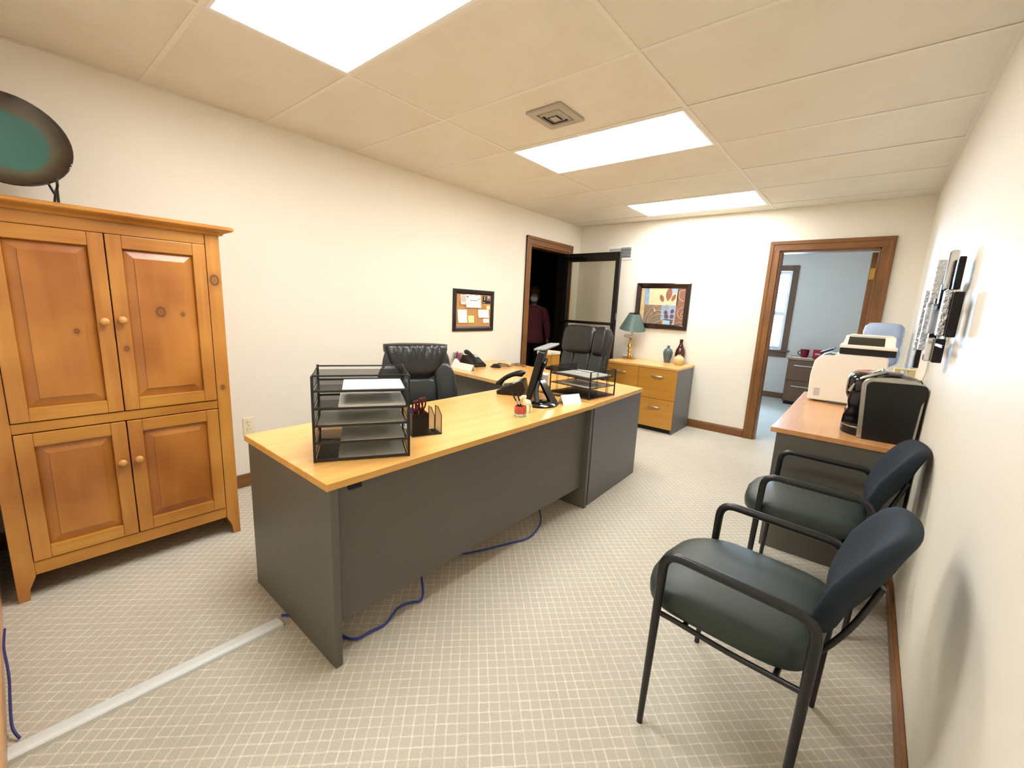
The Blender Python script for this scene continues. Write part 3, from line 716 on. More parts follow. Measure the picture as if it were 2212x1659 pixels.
# cork board with pinned notes
KY0, KY1, KZ0, KZ1 = 3.140, 3.725, 1.040, 1.456
t = thing('cork_board', 'dark framed cork board with pinned papers on cream wall', 'cork board', (0, 3.43, 1.25))
bm = BM(); rs = []
for o, x in ((0, 0), (0, .014), (.008, .020), (.030, .018), (.046, .010), (.046, .004)):
    rs.append([(x, KY0 + o, KZ0 + o), (x, KY1 - o, KZ0 + o), (x, KY1 - o, KZ1 - o), (x, KY0 + o, KZ1 - o)])
rings(bm, rs, cap=False); mat('board_frame', '241a1a', .35); wpart('frame', bm, 'board_frame', t)
bm = BM(); box(bm, .001, .006, KY0 + .044, KY1 - .044, KZ0 + .044, KZ1 - .044); cork = wpart('cork_panel', bm, 'cork', t)
def note(u0, u1, v0, v1, m, x=.0065, curl=0., nm='pinned_paper'):
    # u,v: fractions of the inner panel (v from the top)
    iy0, iy1, iz0, iz1 = KY0 + .046, KY1 - .046, KZ0 + .046, KZ1 - .046
    y0, y1 = iy0 + (iy1 - iy0) * u0, iy0 + (iy1 - iy0) * u1; z1, z0 = iz1 - (iz1 - iz0) * v0, iz1 - (iz1 - iz0) * v1
    bm = BM(); n = 5
    rings(bm, [[(x + curl * (k / n) ** 2, y0, z1 + (z0 - z1) * k / n), (x + curl * (k / n) ** 2, y1, z1 + (z0 - z1) * k / n), (x + .0008 + curl * (k / n) ** 2, y1, z1 + (z0 - z1) * k / n), (x + .0008 + curl * (k / n) ** 2, y0, z1 + (z0 - z1) * k / n)] for k in range(n + 1)])
    o = wpart(nm, bm, m, t)
    def marks(lines, mm):
        for (a, b_, c, d_) in lines:
            bm = BM(); box(bm, x + .0008 + curl * c * c, x + .0014 + curl * c * c, y0 + (y1 - y0) * a, y0 + (y1 - y0) * b_, z1 + (z0 - z1) * d_, z1 + (z0 - z1) * c); wpart('printed_line', bm, mm, o)
    return marks
note(.10, .28, .03, .32, 'paper_grey', .0070, .010)([(.05, .95, q, q + .03) for q in (.2, .34, .48, .62)], 'ink')
mk = note(.25, .68, .01, .41, 'paper', .0085, .012)
mk([(.25, .42, .04, .07), (.62, .80, .04, .07), (.25, .75, .42, .46), (.05, .15, .36, .39), (.78, .95, .32, .36), (.78, .95, .66, .68)], 'ink')
mk([(.06, .16, .10, .26)], 'card_mauve')
mk([(.1 + .22 * i, .18 + .22 * i, q, q + .04) for i in range(4) for q in (.58, .70, .82, .92)] + [(.3 + .17 * i, .38 + .17 * i, .15, .20) for i in range(4)], 'paper_grey')
note(.745, .865, .03, .27, 'card_dark', .007)([(.45, .6, .06, .55), (.2, .55, .82, .90)], 'paper')
note(.868, .985, .03, .27, 'card_mauve', .007)([(.3, .7, .05, .25)], 'paper')
note(.868, .985, .17, .27, 'card_dark', .0085)
note(.87, .98, .33, .45, 'note_yellow', .007, .004)
note(.04, .29, .48, .88, 'paper', .007, .012)([(.35, .6, .16, .18), (.4, .6, .34, .36)], 'ink_faint')
note(.33, .50, .66, .88, 'note_yellow', .007, .006)
note(.62, .94, .46, .72, 'paper', .007, .010)([(.25, .36, .46, .58), (.6, .7, .46, .58)], 'ink_faint')
note(.78, .96, .75, .88, 'paper', .007, .004)([(.1, .6, .45, .55)], 'ink_faint')

# framed print: patchwork of tan, blue and brown with leaves and swirls, each shape a thin raised piece
PX0, PX1, PZ0, PZ1 = .872, 1.520, 1.120, 1.660
t = thing('framed_print', 'dark framed leaf and swirl patchwork print above the file cabinet', 'picture', (1.19, L, 1.39))
bm = BM(); rs = []
for o, y in ((0, 0), (0, .022), (.010, .028), (.045, .020), (.058, .010), (.058, .004)):
    rs.append([(PX0 + o, L - y, PZ0 + o), (PX1 - o, L - y, PZ0 + o), (PX1 - o, L - y, PZ1 - o), (PX0 + o, L - y, PZ1 - o)])
rings(bm, rs, cap=False); mat('print_frame', '200d0d', .18, coat=.4); wpart('frame', bm, 'print_frame', t)
mat('p_tan', 'd6c08e', .7, var=(20, 'c4a873', .2)); mat('p_cream', 'dccca6', .7, var=(16, 'd3bd92', .2)); mat('p_blue', '9cb0c2', .7, var=(24, '7f97b8', .2)); mat('p_brown', '7f6a58', .7, var=(16, '8d7765', .2)); mat('p_rust', '8a6553', .7, var=(18, '8a5c4b', .2)); mat('p_line', 'cdb98c', .7); mat('p_leaf', '93634a', .7, var=(20, '8a5242', .2)); mat('p_plum', '6d4d50', .7); mat('p_sky', 'a6cde0', .7, var=(20, '8fbcd8', .2))
IX0, IX1, IZ0, IZ1 = PX0 + .056, PX1 - .056, PZ0 + .056, PZ1 - .056
def pxy(u, v): return (IX0 + (IX1 - IX0) * u, IZ1 - (IZ1 - IZ0) * v)
def patch(u0, u1, v0, v1, m, k):
    bm = BM(); a, b_ = pxy(u0, v0), pxy(u1, v1); y = L - .006 - .0006 * k; box(bm, a[0], b_[0], y, y + .0006, b_[1], a[1]); wpart('colour_patch', bm, m, t)
bm = BM(); box(bm, IX0, IX1, L - .006, L - .002, IZ0, IZ1); wpart('canvas', bm, 'p_tan', t)
for q in ((0, .10, 0, 1, 'p_tan', 1), (.08, .19, 0, .46, 'p_blue', 2), (.18, .84, 0, .47, 'p_cream', 1), (.10, .55, .47, 1, 'p_brown', 1), (.82, 1, 0, 1, 'p_rust', 1), (.50, .82, .47, .88, 'p_blue', 2), (.58, .80, .86, 1, 'p_sky', 2), (.68, .83, 0, .12, 'p_blue', 2)): patch(*q)
def leaf(u, v, lu, lv, ang, m):
    bm = BM(); n = 10; c = pxy(u, v); a_ = []
    for k in range(2 * n):
        s_ = k / n if k < n else 2 - k / n; w = math.sin(PI * s_) ** .8 * lu * (1 if k < n else -1); q = (s_ - .5) * 2 * lv
        a_.append((c[0] + w * math.cos(ang) - q * math.sin(ang), c[1] + w * math.sin(ang) + q * math.cos(ang)))
    prism(bm, a_, 'Y', L - .0086, L - .0078); wpart('leaf', bm, m, t)
leaf(.64, .16, .036, .085, R(-6), 'p_leaf'); leaf(.49, .28, .024, .048, R(24), 'p_leaf'); leaf(.75, .26, .022, .048, R(-26), 'p_leaf')
mat('p_grey', '8f949a', .7)
leaf(.62, .53, .030, .036, 0, 'p_grey'); leaf(.61, .67, .024, .030, R(20), 'p_plum'); leaf(.75, .63, .022, .030, R(-24), 'p_plum'); leaf(.63, .78, .026, .030, R(40), 'p_plum'); leaf(.75, .77, .026, .026, R(-60), 'p_plum'); leaf(.75, .93, .018, .034, R(-8), 'p_plum')
def swirl(pts, r=.0026):
    bm = BM(); tube(bm, spline([(pxy(u, v)[0], L - .0080, pxy(u, v)[1]) for u, v in pts], 5), r, 6); wpart('swirl_line', bm, 'p_line', t)
swirl([(.12, .98), (.17, .75), (.30, .53), (.42, .50)]); swirl([(.20, .98), (.24, .78), (.38, .62), (.52, .64)]); swirl([(.22, 1.0), (.30, .82), (.42, .74), (.53, .74)]); swirl([(.36, 1.0), (.44, .93), (.54, .90)]); swirl([(.33, .56), (.36, .66)], .008)
swirl([(.99, .05), (.88, .08), (.86, .22), (.92, .33), (.99, .34)]); swirl([(.99, .50), (.88, .58), (.87, .72), (.95, .82), (.99, .80)]); swirl([(.99, .62), (.94, .68), (.96, .76), (.99, .74)]); swirl([(.84, .98), (.92, .92), (.99, .93)])

# wall register beside the glazed door
t = thing('wall_vent', 'white wall register with grey louvres behind the top of glazed door', 'vent', (.59, L, 2.03))
bm = BM(); frame2d(bm, 'Y', L - .010, L, (.42, .765, 1.945, 2.115), (.445, .74, 1.968, 2.092)); wpart('frame', bm, 'white_gloss', t)
bm = BM(); box(bm, .445, .74, L - .002, L, 1.968, 2.092); wpart('duct_shade', bm, 'vent_dark', t)  # near-black sheet imitates the shade behind the louvres
for k in range(7):
    z = 1.976 + k * .0175; bm = BM(); box(bm, .445, .74, -.008, .008, -.0012, .0012, mtx=T(0, L - .009, z) @ Matrix.Rotation(R(35), 4, 'X')); wpart('louvre', bm, 'grey_plastic', t)
bm = BM(); box(bm, .445, .60, L - .0055, L - .003, 1.968, 2.092); wpart('painted_lit_half', bm, 'white_gloss', t)  # white plate added to imitate light falling on the left louvres

# metal sculpture of staggered upright strips on the right wall
t = thing('metal_wall_sculpture', 'hammered silver and black metal strip sculpture on the right hand wall', 'wall art', (W, 2.75, 1.35))
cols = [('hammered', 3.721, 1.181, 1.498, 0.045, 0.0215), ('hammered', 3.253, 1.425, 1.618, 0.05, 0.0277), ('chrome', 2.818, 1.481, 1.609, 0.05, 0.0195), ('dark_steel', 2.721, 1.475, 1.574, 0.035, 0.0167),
        ('dark_steel', 2.55, 1.292, 1.431, 0.04, 0.0224), ('hammered', 2.582, 1.295, 1.439, 0.064, 0.0176), ('chrome', 2.941, 1.296, 1.40, 0.06, 0.0247), ('hammered', 3.228, 1.207, 1.415, 0.06, 0.0206),  # first strip here: the sculpture's shaded side, made as a dark strip
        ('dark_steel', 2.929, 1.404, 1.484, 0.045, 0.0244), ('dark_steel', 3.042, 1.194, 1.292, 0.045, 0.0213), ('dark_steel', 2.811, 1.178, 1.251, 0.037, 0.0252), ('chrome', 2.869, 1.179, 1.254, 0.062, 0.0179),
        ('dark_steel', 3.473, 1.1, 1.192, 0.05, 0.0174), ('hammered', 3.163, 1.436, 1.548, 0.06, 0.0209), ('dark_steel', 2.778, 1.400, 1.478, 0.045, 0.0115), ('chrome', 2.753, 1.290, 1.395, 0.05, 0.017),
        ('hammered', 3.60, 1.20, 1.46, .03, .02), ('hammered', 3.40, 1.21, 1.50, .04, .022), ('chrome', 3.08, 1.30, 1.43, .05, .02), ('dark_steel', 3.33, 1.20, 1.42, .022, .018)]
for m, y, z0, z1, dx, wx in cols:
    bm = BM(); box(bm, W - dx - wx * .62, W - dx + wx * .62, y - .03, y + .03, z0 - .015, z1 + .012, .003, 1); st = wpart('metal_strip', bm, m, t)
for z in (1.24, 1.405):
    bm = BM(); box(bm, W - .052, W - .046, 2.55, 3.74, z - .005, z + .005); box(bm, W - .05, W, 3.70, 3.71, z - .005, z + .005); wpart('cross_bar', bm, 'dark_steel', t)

# ================================================================== FLOOR CABLES
t = tag(link('cable_cover', prism(BM(), [(1.418, 0), (1.440, .008), (1.460, .014), (1.474, .017), (1.486, .017), (1.490, .013), (1.490, 0)], 'Y', YN + .016, .914), 'cable_strip'), 'silvery flat cable cover strip across the carpet to long desk', 'cable cover')
t.location.x = .012; t.rotation_euler.z = R(-1.4)
def cord(name, pts, r, m, label, seg=8):
    return tag(link(name, tube(BM(), spline(pts, seg), r, 8), m, smooth=60), label, 'cable')
cord('network_cable', [(1.60, .99, .007), (1.78, 1.02, .007), (1.806, 1.10, .007), (1.812, 1.16, .007), (1.772, 1.25, .007), (1.785, 1.31, .007), (1.806, 1.338, .010), (1.79, 1.37, .03), (1.70, 1.42, .10), (1.66, 1.43, .16)], .0055, 'cord_blue', 'blue network cable bulging out under the near end of long desk')
cord('network_cable', [(1.60, 1.66, .007), (1.68, 1.73, .007), (1.79, 1.98, .007), (1.83, 2.10, .007), (1.80, 2.24, .007), (1.75, 2.33, .008), (1.70, 2.38, .03), (1.66, 2.40, .09)], .005, 'cord_blue', 'thin blue network cable looping under the far end of long desk')
cord('network_cable', [(.95, .166, .10), (1.06, .162, .093), (1.14, .166, .07), (1.20, .167, .05), (1.32, .166, .045), (1.40, .167, .030), (1.43, .178, .006)], .0036, 'cord_navy', 'blue network cable running along the baseboard into cable cover')
cord('network_cable', [(1.478, .888, .020), (1.485, .90, .019), (1.49, .9115, .012)], .0055, 'cord_blue', 'short blue cable end where cable cover meets long desk')

# ================================================================== ON THE DESKS
def obj_at(name, label, cat, x, y, z, rot=0, group=None): return thing(name, label, cat, (x, y, z), rot, group)

# ---- five tier mesh letter tray. local frame: x along the open front (0..w), y into depth
def letter_tray(t, w, d, tiers, h, back_tall):
    for k in range(tiers):
        z = k * h + .004
        bm = BM(); box(bm, .004, w - .004, .004, d - .004, z, z + .0016); tr = link('tray', bm, 'wire_mesh', t)
        bm = BM(); tube(bm, [(0, 0, z + .004), (w, 0, z + .004), (w, d, z + .004), (0, d, z + .004)], .0045, 6, closed=True); link('rim', bm, 'black_metal', tr)
        for x in (0, w):
            bm = BM(); box(bm, x - .0006, x + .0006, .004, d, z + .004, z + h - .004); link('mesh_side', bm, 'wire_mesh', tr)
        bm = BM(); box(bm, 0, w, d - .0006, d + .0006, z + .004, z + h - .018); link('mesh_back', bm, 'wire_mesh_thin', tr)
    Ht = tiers * h
    for x, y in ((0, 0), (w, 0), (0, d), (w, d)):
        bm = BM(); box(bm, x - .0045, x + .0045, y - .004, y + .004, 0, Ht + (back_tall if y else 0), .001, 1); link('post', bm, 'black_metal', t)
    bm = BM(); tube(bm, [(0, 0, Ht), (w, 0, Ht), (w, d, Ht), (0, d, Ht)], .0035, 6, closed=True); link('top_rim', bm, 'black_metal', t)
    return Ht
def sheet(name, label, cat, root, u0, u1, v0, v1, z, m='paper', rot=0, th=.002, curl=0., group=None):
    """a sheet of paper lying in another thing's frame"""
    M_ = XF[root] @ T((u0 + u1) / 2, (v0 + v1) / 2, z); a, b_ = (u1 - u0) / 2, (v1 - v0) / 2
    bm = BM(); n = 6; rs = []
    for k in range(n + 1):
        x = -a + 2 * a * k / n; q = curl * math.sin(PI * k / n)
        rs.append([(x, -b_, q), (x, b_, q), (x, b_, q + th), (x, -b_, q + th)])
    rings(bm, rs); o = link(name, bm, m); o.matrix_world = M_ @ RZ(rot); tag(o, label, cat, group)
    return o
ang = math.atan2(.292, .172)
t = obj_at('letter_tray', 'five tier black mesh letter tray holding papers on long desk', 'letter tray', 1.662, .966, DZ, ang)
letter_tray(t, .339, .25, 5, .065, .006)
# frame y must point away from the room: mirror check is done by the sign of the depth axis
G = 'papers in the five tier tray'
sheet('paper_sheet', 'white paper sheet on the top shelf of five tier letter tray', 'paper', t, .10, .325, .012, .215, .2665, th=.006)
sheet('paper_sheet', 'stack of white papers on second shelf of five tier letter tray', 'paper', t, .085, .328, .01, .235, .2015, th=.012)
sheet('paper_sheet', 'creased grey paper on middle shelf of five tier letter tray', 'paper', t, .012, .325, .02, .235, .1365, 'paper_grey', th=.003)
sheet('paper_sheet', 'grey paper on fourth shelf of five tier letter tray', 'paper', t, .09, .325, .02, .23, .0715, 'paper_grey', th=.003)
sheet('paper_sheet', 'grey paper on bottom shelf of five tier letter tray', 'paper', t, .08, .328, .012, .23, .0065, 'paper_grey', th=.003)

# ---- wire mesh desk organiser. local x along its front
oa = math.atan2(.128, .048)
t = obj_at('desk_organizer', 'black mesh desk organizer with pen cup and two letter slots', 'organizer', 1.652, 1.412, DZ, oa)
w, d, h = .140, .085, .105
bm = BM()
for b in ((0, .075, 0, .001), (0, .075, d - .001, d), (0, .001, 0, d), (.074, .075, 0, d)): box(bm, b[0], b[1], b[2], b[3], .002, h)
link('pen_cup', bm, 'cup_mesh', t)
bm = BM(); box(bm, 0, w, 0, d, 0, .002); link('base', bm, 'wire_mesh', t)
for x in (.105, .138):
    bm = BM(); pts = [(0, .002), (d, .002), (d, h + .015), (d * .55, h + .015), (0, h - .015)]; prism(bm, pts, 'X', x - .0005, x + .0005); dv = link('divider', bm, 'wire_mesh_thin', t)
    bm = BM(); tube(bm, [(x, a, b_) for a, b_ in pts], .0022, 6, closed=True); link('wire_edge', bm, 'black_metal', dv)
bm = BM(); tube(bm, [(0, 0, h), (.075, 0, h), (.075, d, h), (0, d, h)], .002, 6, closed=True); tube(bm, [(0, 0, 0.002), (w, 0, .002), (w, d, .002), (0, d, .002)], .002, 6, closed=True); link('wire_rim', bm, 'black_metal', t)
def inside(root, x, y, z): return XF[root] @ T(x, y, z)
def scissors(name, label, root, x, y, m, ang_):
    s_ = thing(name, label, 'scissors'); s_.matrix_world = inside(root, x, y, .0); XF[s_] = inside(root, x, y, 0)
    bm = BM(); tube(bm, [(0, 0, .004), (0, 0, .075)], [.003, .007], 6); link('blades', bm, 'silver', s_)
    for k in (-1, 1):
        bm = BM(); tube(bm, [(k * .004, 0, .07), (k * .006, 0, .115)], .005, 8); tube(bm, [(k * .008 + .011 * math.cos(a_ * PI / 6) * .8, k * .004, .138 + .023 * math.sin(a_ * PI / 6)) for a_ in range(12)], .0042, 8, closed=True); link('handle', bm, m, s_, smooth=60)
    return s_
scissors('scissors', 'dark red handled scissors in black mesh organizer, shorter pair', t, .025, .025, 'dark_red', 0)
s2 = scissors('scissors', 'brownish red handled scissors rising tallest from black mesh organizer', t, .056, .032, 'red', 0)
for o in s2.children:
    if o.name.startswith('handle'): o.data.materials[0] = mat('brown_red', '661d13', .35)
s2.scale = (1, 1, 1.06)
def pen(label, root, x, y, m, hh, dx=0, dy=0, cap=None):
    p = thing('pen', label, 'pen'); p.matrix_world = inside(root, x, y, 0); XF[p] = inside(root, x, y, 0)
    bm = BM(); tube(bm, [(0, 0, .003), (dx * .1, dy * .1, .012), (dx, dy, hh)], [.001, .0045, .0045], 8); link('barrel', bm, m, p, smooth=60)
    bm = BM(); q = .82; tube(bm, [(dx * q, dy * q, hh * q), (dx * 1.02, dy * 1.02, hh * 1.02)], [.0056, .0052], 8); link('cap', bm, cap or m, p, smooth=60)
mat('pen_blue', '3e6fd0', .4); mat('pen_pink', 'ef5a70', .4); mat('pen_orange', 'f08a2c', .4); mat('pen_navy', '26305c', .4)
pen('blue pen in black mesh organizer', t, .012, .060, 'pen_blue', .122); pen('pink highlighter in black mesh organizer', t, .022, .045, 'pen_pink', .121); pen('orange highlighter in black mesh organizer', t, .034, .05, 'pen_orange', .124); pen('white pen with navy cap in black mesh organizer', t, .045, .06, 'white_gloss', .132, cap='pen_navy')
o = sheet('note_pad', 'white note pad lying on long desk behind mesh organizer', 'note pad', t, -.05, .055, .12, .20, .0, 'paper', th=.008)

# ---- red cup with pens, cream figurine
t = obj_at('pen_cup', 'small red cup with green speckled base holding two pens', 'cup', 1.735, 2.085, DZ)
mat('cup_red', 'b8443c', .6, bump=(150, .6), var=(120, 'd06a58', .15)); mat('cup_green', '7fae86', .6, bump=(150, .5), var=(160, 'd6e0c0', .12))
bm = BM(); lathe(bm, [(.001, 0), (.036, 0), (.037, .012), (.033, .016), (.001, .016)], 24); link('base_band', bm, 'cup_green', t, smooth=40)
bm = BM(); lathe(bm, [(.001, .016), (.032, .016), (.034, .03), (.033, .058), (.030, .058), (.029, .02), (.001, .02)], 24); link('cup_body', bm, 'cup_red', t, smooth=40)
for k, (a, b_) in enumerate(((-.050, -.028), (-.030, -.012))):
    p = thing('pen', ('dark pen leaning far out of small red cup', 'dark pen leaning slightly out of small red cup')[k], 'pen', (1.735, 2.085 + .008 * k, DZ))
    bm = BM(); tube(bm, [(.008, .006, .022), (a, b_, .135)], .0042, 8); link('barrel', bm, 'card_dark', p); bm = BM(); tube(bm, [(.008 + (a - .008) * .4, .006 + (b_ - .006) * .4, .067), (.008 + (a - .008) * .55, .006 + (b_ - .006) * .55, .084)], .005, 8); link('grip', bm, 'silver', p)
t = obj_at('figurine', 'small cream ceramic animal figurine behind the red cup', 'figurine', 1.705, 2.185, DZ)
mat('ceramic', 'f0e2b8', .35)
bm = BM()
def wb(p): return p
pillow(bm, (0, 0, .052), (.026, .020, .022), 1, 1, 16, 10); pillow(bm, (-.030, -.004, .080), (.017, .015, .016), 1, 1, 14, 8); tube(bm, [(-.018, -.002, .06), (-.028, -.004, .076)], [.015, .012], 10)
for x, y in ((-.014, -.012), (-.014, .012), (.016, -.012), (.016, .012)): tube(bm, [(x, y, .045), (x, y, .003), (x, y, 0)], [.009, .008, .010], 8)
tube(bm, [(-.042, -.006, .08), (-.054, -.008, .066), (-.056, -.008, .05)], [.007, .006, .004], 8); pillow(bm, (-.026, .013, .084), (.008, .004, .012), 1, 1, 10, 6); pillow(bm, (-.026, -.020, .084), (.008, .004, .012), 1, 1, 10, 6)
link('body', bm, 'ceramic', t, smooth=180)

# ---- monitor seen on edge. local: screen normal along -x, stand at origin
t = obj_at('monitor', 'black flat monitor seen edge-on with glossy oval stand', 'monitor', 1.655, 2.41, DZ, R(0))
bm = BM(); lathe(bm, [(.001, 0), (.105, 0), (.112, .006), (.100, .016), (.05, .022), (.001, .024)], 36, (.0, .0, 0), .80, 1.0); link('stand_base', bm, 'black_gloss', t, smooth=40)
bm = BM(); rs = []
for k in range(9):
    q = k / 8; c = Vector((.035 - .115 * q, .062 + .02 * q, .014 + .125 * q)); wv = .036 - .010 * q
    rs.append([c + Vector((a, b_, 0)) for a, b_ in ((-.010, -wv), (.010, -wv), (.010, wv), (-.010, wv))])
rings(bm, rs); link('stand_neck', bm, 'black_gloss', t)
bm = BM(); tube(bm, spline([(.0, -.055, .015), (-.05, -.01, .08), (-.085, .06, .145)], 4), [.016] * 9, 10); link('stand_strut', bm, 'black_plastic', t, smooth=60)
# panel: slab seen along its length, screen to the left, leaning back
pmx = T(-.180, .110, .024) @ RZ(R(31)) @ Matrix.Rotation(R(13), 4, 'Y')
bm = BM(); box(bm, -.020, .020, -.175, .175, .0, .312, .007, 2, mtx=pmx); pn = link('panel', bm, 'black_plastic', t)
bm = BM(); box(bm, -.0208, -.0202, -.16, .16, .018, .295, mtx=pmx); link('screen', bm, 'black_gloss', pn)
bm = BM(); box(bm, .020, .042, -.12, .12, .05, .25, .010, 2, mtx=pmx); link('rear_cover', bm, 'black_gloss', pn)
# light grey padded bar lying along the top edge of the monitor
t = obj_at('document_bar', 'light grey layered bar lying on top of black monitor', 'document holder', 1.545, 2.575, 1.053, R(15))
mat('bar_grey', '8b8d8d', .35)
for k, (x0, x1) in enumerate(((-.030, -.010), (-.012, .012), (.010, .030))):
    bm = BM(); pillow(bm, ((x0 + x1) / 2, .008 * k, .008), ((x1 - x0) / 2 + .003, .165, .008), .4, .5, 20, 8, mtx=Matrix.Rotation(R(3.5), 4, 'X')); link('layer', bm, 'bar_grey', t, smooth=180)

# ---- desk phones. local: keypad faces -y side, x width
def phone(label, x, y, rot):
    t = obj_at('desk_phone', label, 'telephone', x, y, DZ, rot, 'black desk phones')
    bm = BM(); prism(bm, [(-.09, 0), (.09, 0), (.10, .03), (.085, .100), (.070, .104), (-.095, .022)], 'X', -.085, .085, .004); link('base', bm, 'black_plastic', t)
    sl = math.atan2(.082, .165); mm = T(0, -.015, .066) @ Matrix.Rotation(sl, 4, 'X')
    bm = BM(); box(bm, -.01, .075, .035, .075, -.004, .004, mtx=mm); link('display', bm, 'grey_plastic', t)
    mat('key_grey', '4a4a48', .5)
    for i in range(4):
        for j in range(3):
            bm = BM(); box(bm, .002 + j * .024, .020 + j * .024, -.062 + i * .021, -.048 + i * .021, -.002, .004, .0015, 1, mtx=mm); link('key', bm, 'key_grey', t)
    bm = BM(); tube(bm, [mm @ Vector(p) for p in spline([(-.052, -.095, .020), (-.052, -.085, .030), (-.052, -.03, .048), (-.052, .04, .048), (-.052, .095, .030), (-.052, .105, .018)], 4)], [.018, .022, .024, .024, .022, .019, .017, .016, .016, .016, .016, .016, .017, .019, .022, .024, .024, .022, .020, .018, .015][:21], 12); link('handset', bm, 'black_plastic', t, smooth=60)
    return t
phone('black desk phone near the cream wall behind white name card', .218, 3.235, R(82))
phone('black desk phone standing just behind black monitor on long desk', 1.300, 2.535, R(-62))

# ---- things on the return desk by the wall
t = obj_at('tent_card', 'white tent name card with faint pink lettering on return desk', 'name card', .285, 3.01, DZ, R(-3))
bm = BM(); prism(bm, [(-.028, 0), (-.001, .056), (.001, .056), (.028, 0), (.026, 0), (0, .052), (-.026, 0)], 'X', -.125, .165); link('card', bm, 'paper', t)
bm = BM(); box(bm, -.03, .14, -.0008, 0, .020, .026, mtx=T(0, -.0165, 0) @ Matrix.Rotation(R(-26), 4, 'X')); link('lettering', bm, 'ink_faint', t)
t = tag(link('crumpled_tissue', pillow(BM(), (0, 0, .034), (.028, .024, .034), .9, .9, 16, 12, warp=lambda p: (p[0] * (1.25 - p[2] * 14) * (1 + .2 * math.sin(p[2] * 90 + p[1] * 120)), p[1] * (1.2 - p[2] * 13), p[2] * 1.1)), 'paper'), 'crumpled white tissue beside the tent card on return desk', 'tissue'); t.location = (.118, 3.095, DZ + .001)
t = obj_at('pen_basket', 'square wire pen basket with pink notes against cream wall', 'pen basket', .068, 3.17, DZ)
bm = BM(); box(bm, -.038, .038, -.038, .038, 0, .025, .002, 1); mat('basket_base', '2a2338', .5); link('base', bm, 'basket_base', t)
for k in range(7):
    z = .03 + k * .014; bm = BM(); tube(bm, [(-.038, -.038, z), (.038, -.038, z), (.038, .038, z), (-.038, .038, z)], .0014, 5, closed=True); link('wire', bm, 'dark_steel', t)
for a in range(5):
    q = -.038 + a * .019
    for p in ((q, -.038), (q, .038)) + (((-.038, q), (.038, q)) if 0 < a < 4 else ()):
        bm = BM(); tube(bm, [(p[0], p[1], .02), (p[0], p[1], .116)], .0014, 5); link('wire', bm, 'dark_steel', t)
t2 = tag(link('note_pad', box(BM(), .045, .09, 3.16, 3.185, DZ + .027, DZ + .115), 'pink'), 'pink note pad standing in the wire pen basket', 'note pad')
t2 = tag(link('pen', tube(BM(), [(.06, 3.15, DZ + .027), (.075, 3.146, DZ + .135)], .004, 8), 'dark_red'), 'dark red pen standing in the wire pen basket', 'pen')
t = tag(link('phone_dock', lathe(BM(), [(.001, 0), (.06, 0), (.062, .006), (.05, .012), (.03, .03), (.012, .034), (.001, .034)], 24, sx=1, sy=.7), 'black_plastic', smooth=40), 'small black round gadget beside desk phone on return desk', 'gadget'); t.location = (.40, 3.36, DZ)
def coil(name, label, x, y, loops, m, rx, ry):
    pts = []
    for k in range(loops * 8):
        a = k * PI / 4; pts.append((x + rx * math.cos(a) * (1 + .25 * math.sin(k * 1.7)) + .01 * math.sin(k), y + ry * math.sin(a) * (1 + .3 * math.cos(k * 1.3)), DZ + .004 + .006 * (k % 5) / 4 + .0006 * k))
    pts.append((x + rx * 1.6, y + ry * .6, DZ + .004))
    return tag(link(name, tube(BM(), spline(pts, 4), .0034, 6), m, smooth=60), label, 'cable')
coil('cable_bundle', 'tangled thin brown cable bundle on return desk', .40, 3.47, 4, 'cord_brown', .06, .05)
coil('cable_bundle', 'neat brown oval cable loop lying on return desk', .47, 3.62, 3, 'cord_brown', .055, .045)

# ---- two tier wire tray on the return desk
ta = math.atan2(-.038, .356)
t = obj_at('letter_tray', 'two tier open wire letter tray on return desk', 'letter tray', 1.432, 2.806, DZ, ta)
w, d = .350, .30
for k, z in enumerate((.006, .072, .136)):
    bm = BM(); box(bm, .003, w - .003, .003, d - .003, z - .0008, z + .0008); tr = link('tray', bm, 'wire_mesh', t)
    bm = BM(); tube(bm, [(0, 0, z), (w, 0, z), (w, d, z), (0, d, z)], .003, 6, closed=True); link('rim', bm, 'black_metal', tr)
for x, y in ((0, 0), (w, 0), (0, d), (w, d)):
    bm = BM(); box(bm, x - .004, x + .004, y - .004, y + .004, 0, .192, .001, 1); link('post', bm, 'black_metal', t)
for y in (.07, .085, .20, .215):
    for x in (0, w): 
        bm = BM(); tube(bm, [(x, y, .006), (x, y, .192)], .0016, 6); link('wire', bm, 'black_metal', t)
for x in (.05, .065, .28, .295):
    bm = BM(); tube(bm, [(x, d, .006), (x, d, .136)], .0016, 6); link('wire', bm, 'black_metal', t)
bm = BM(); tube(bm, [(0, 0, .19), (w, 0, .19), (w, d, .19), (0, d, .19)], .0028, 6, closed=True); link('top_rim', bm, 'black_metal', t)
bm = BM()
for x in (0, w): box(bm, x - .0005, x + .0005, 0, d, .138, .19)
box(bm, 0, w, -.0005, .0005, .138, .19); link('mesh_side', bm, 'wire_mesh_thin', t)
sheet('paper_sheet', 'grey and white papers on the top level of wire letter tray', 'paper', t, .03, .33, .02, .28, .138, 'paper_grey', th=.008, curl=.004)
sheet('paper_sheet', 'bright white paper on upper papers of wire letter tray', 'paper', t, .10, .24, .14, .26, .1485, 'paper', th=.001)
sheet('paper_sheet', 'white paper on the middle level of wire letter tray', 'paper', t, .08, .32, .03, .24, .0745, 'paper', th=.003)
t = obj_at('tent_card', 'blank white tent card in front of wire letter tray', 'name card', 1.742, 2.585, DZ, R(72))
bm = BM(); prism(bm, [(-.034, 0), (-.001, .058), (.001, .058), (.034, 0), (.032, 0), (0, .054), (-.032, 0)], 'X', -.075, .075); link('card', bm, 'paper', t)
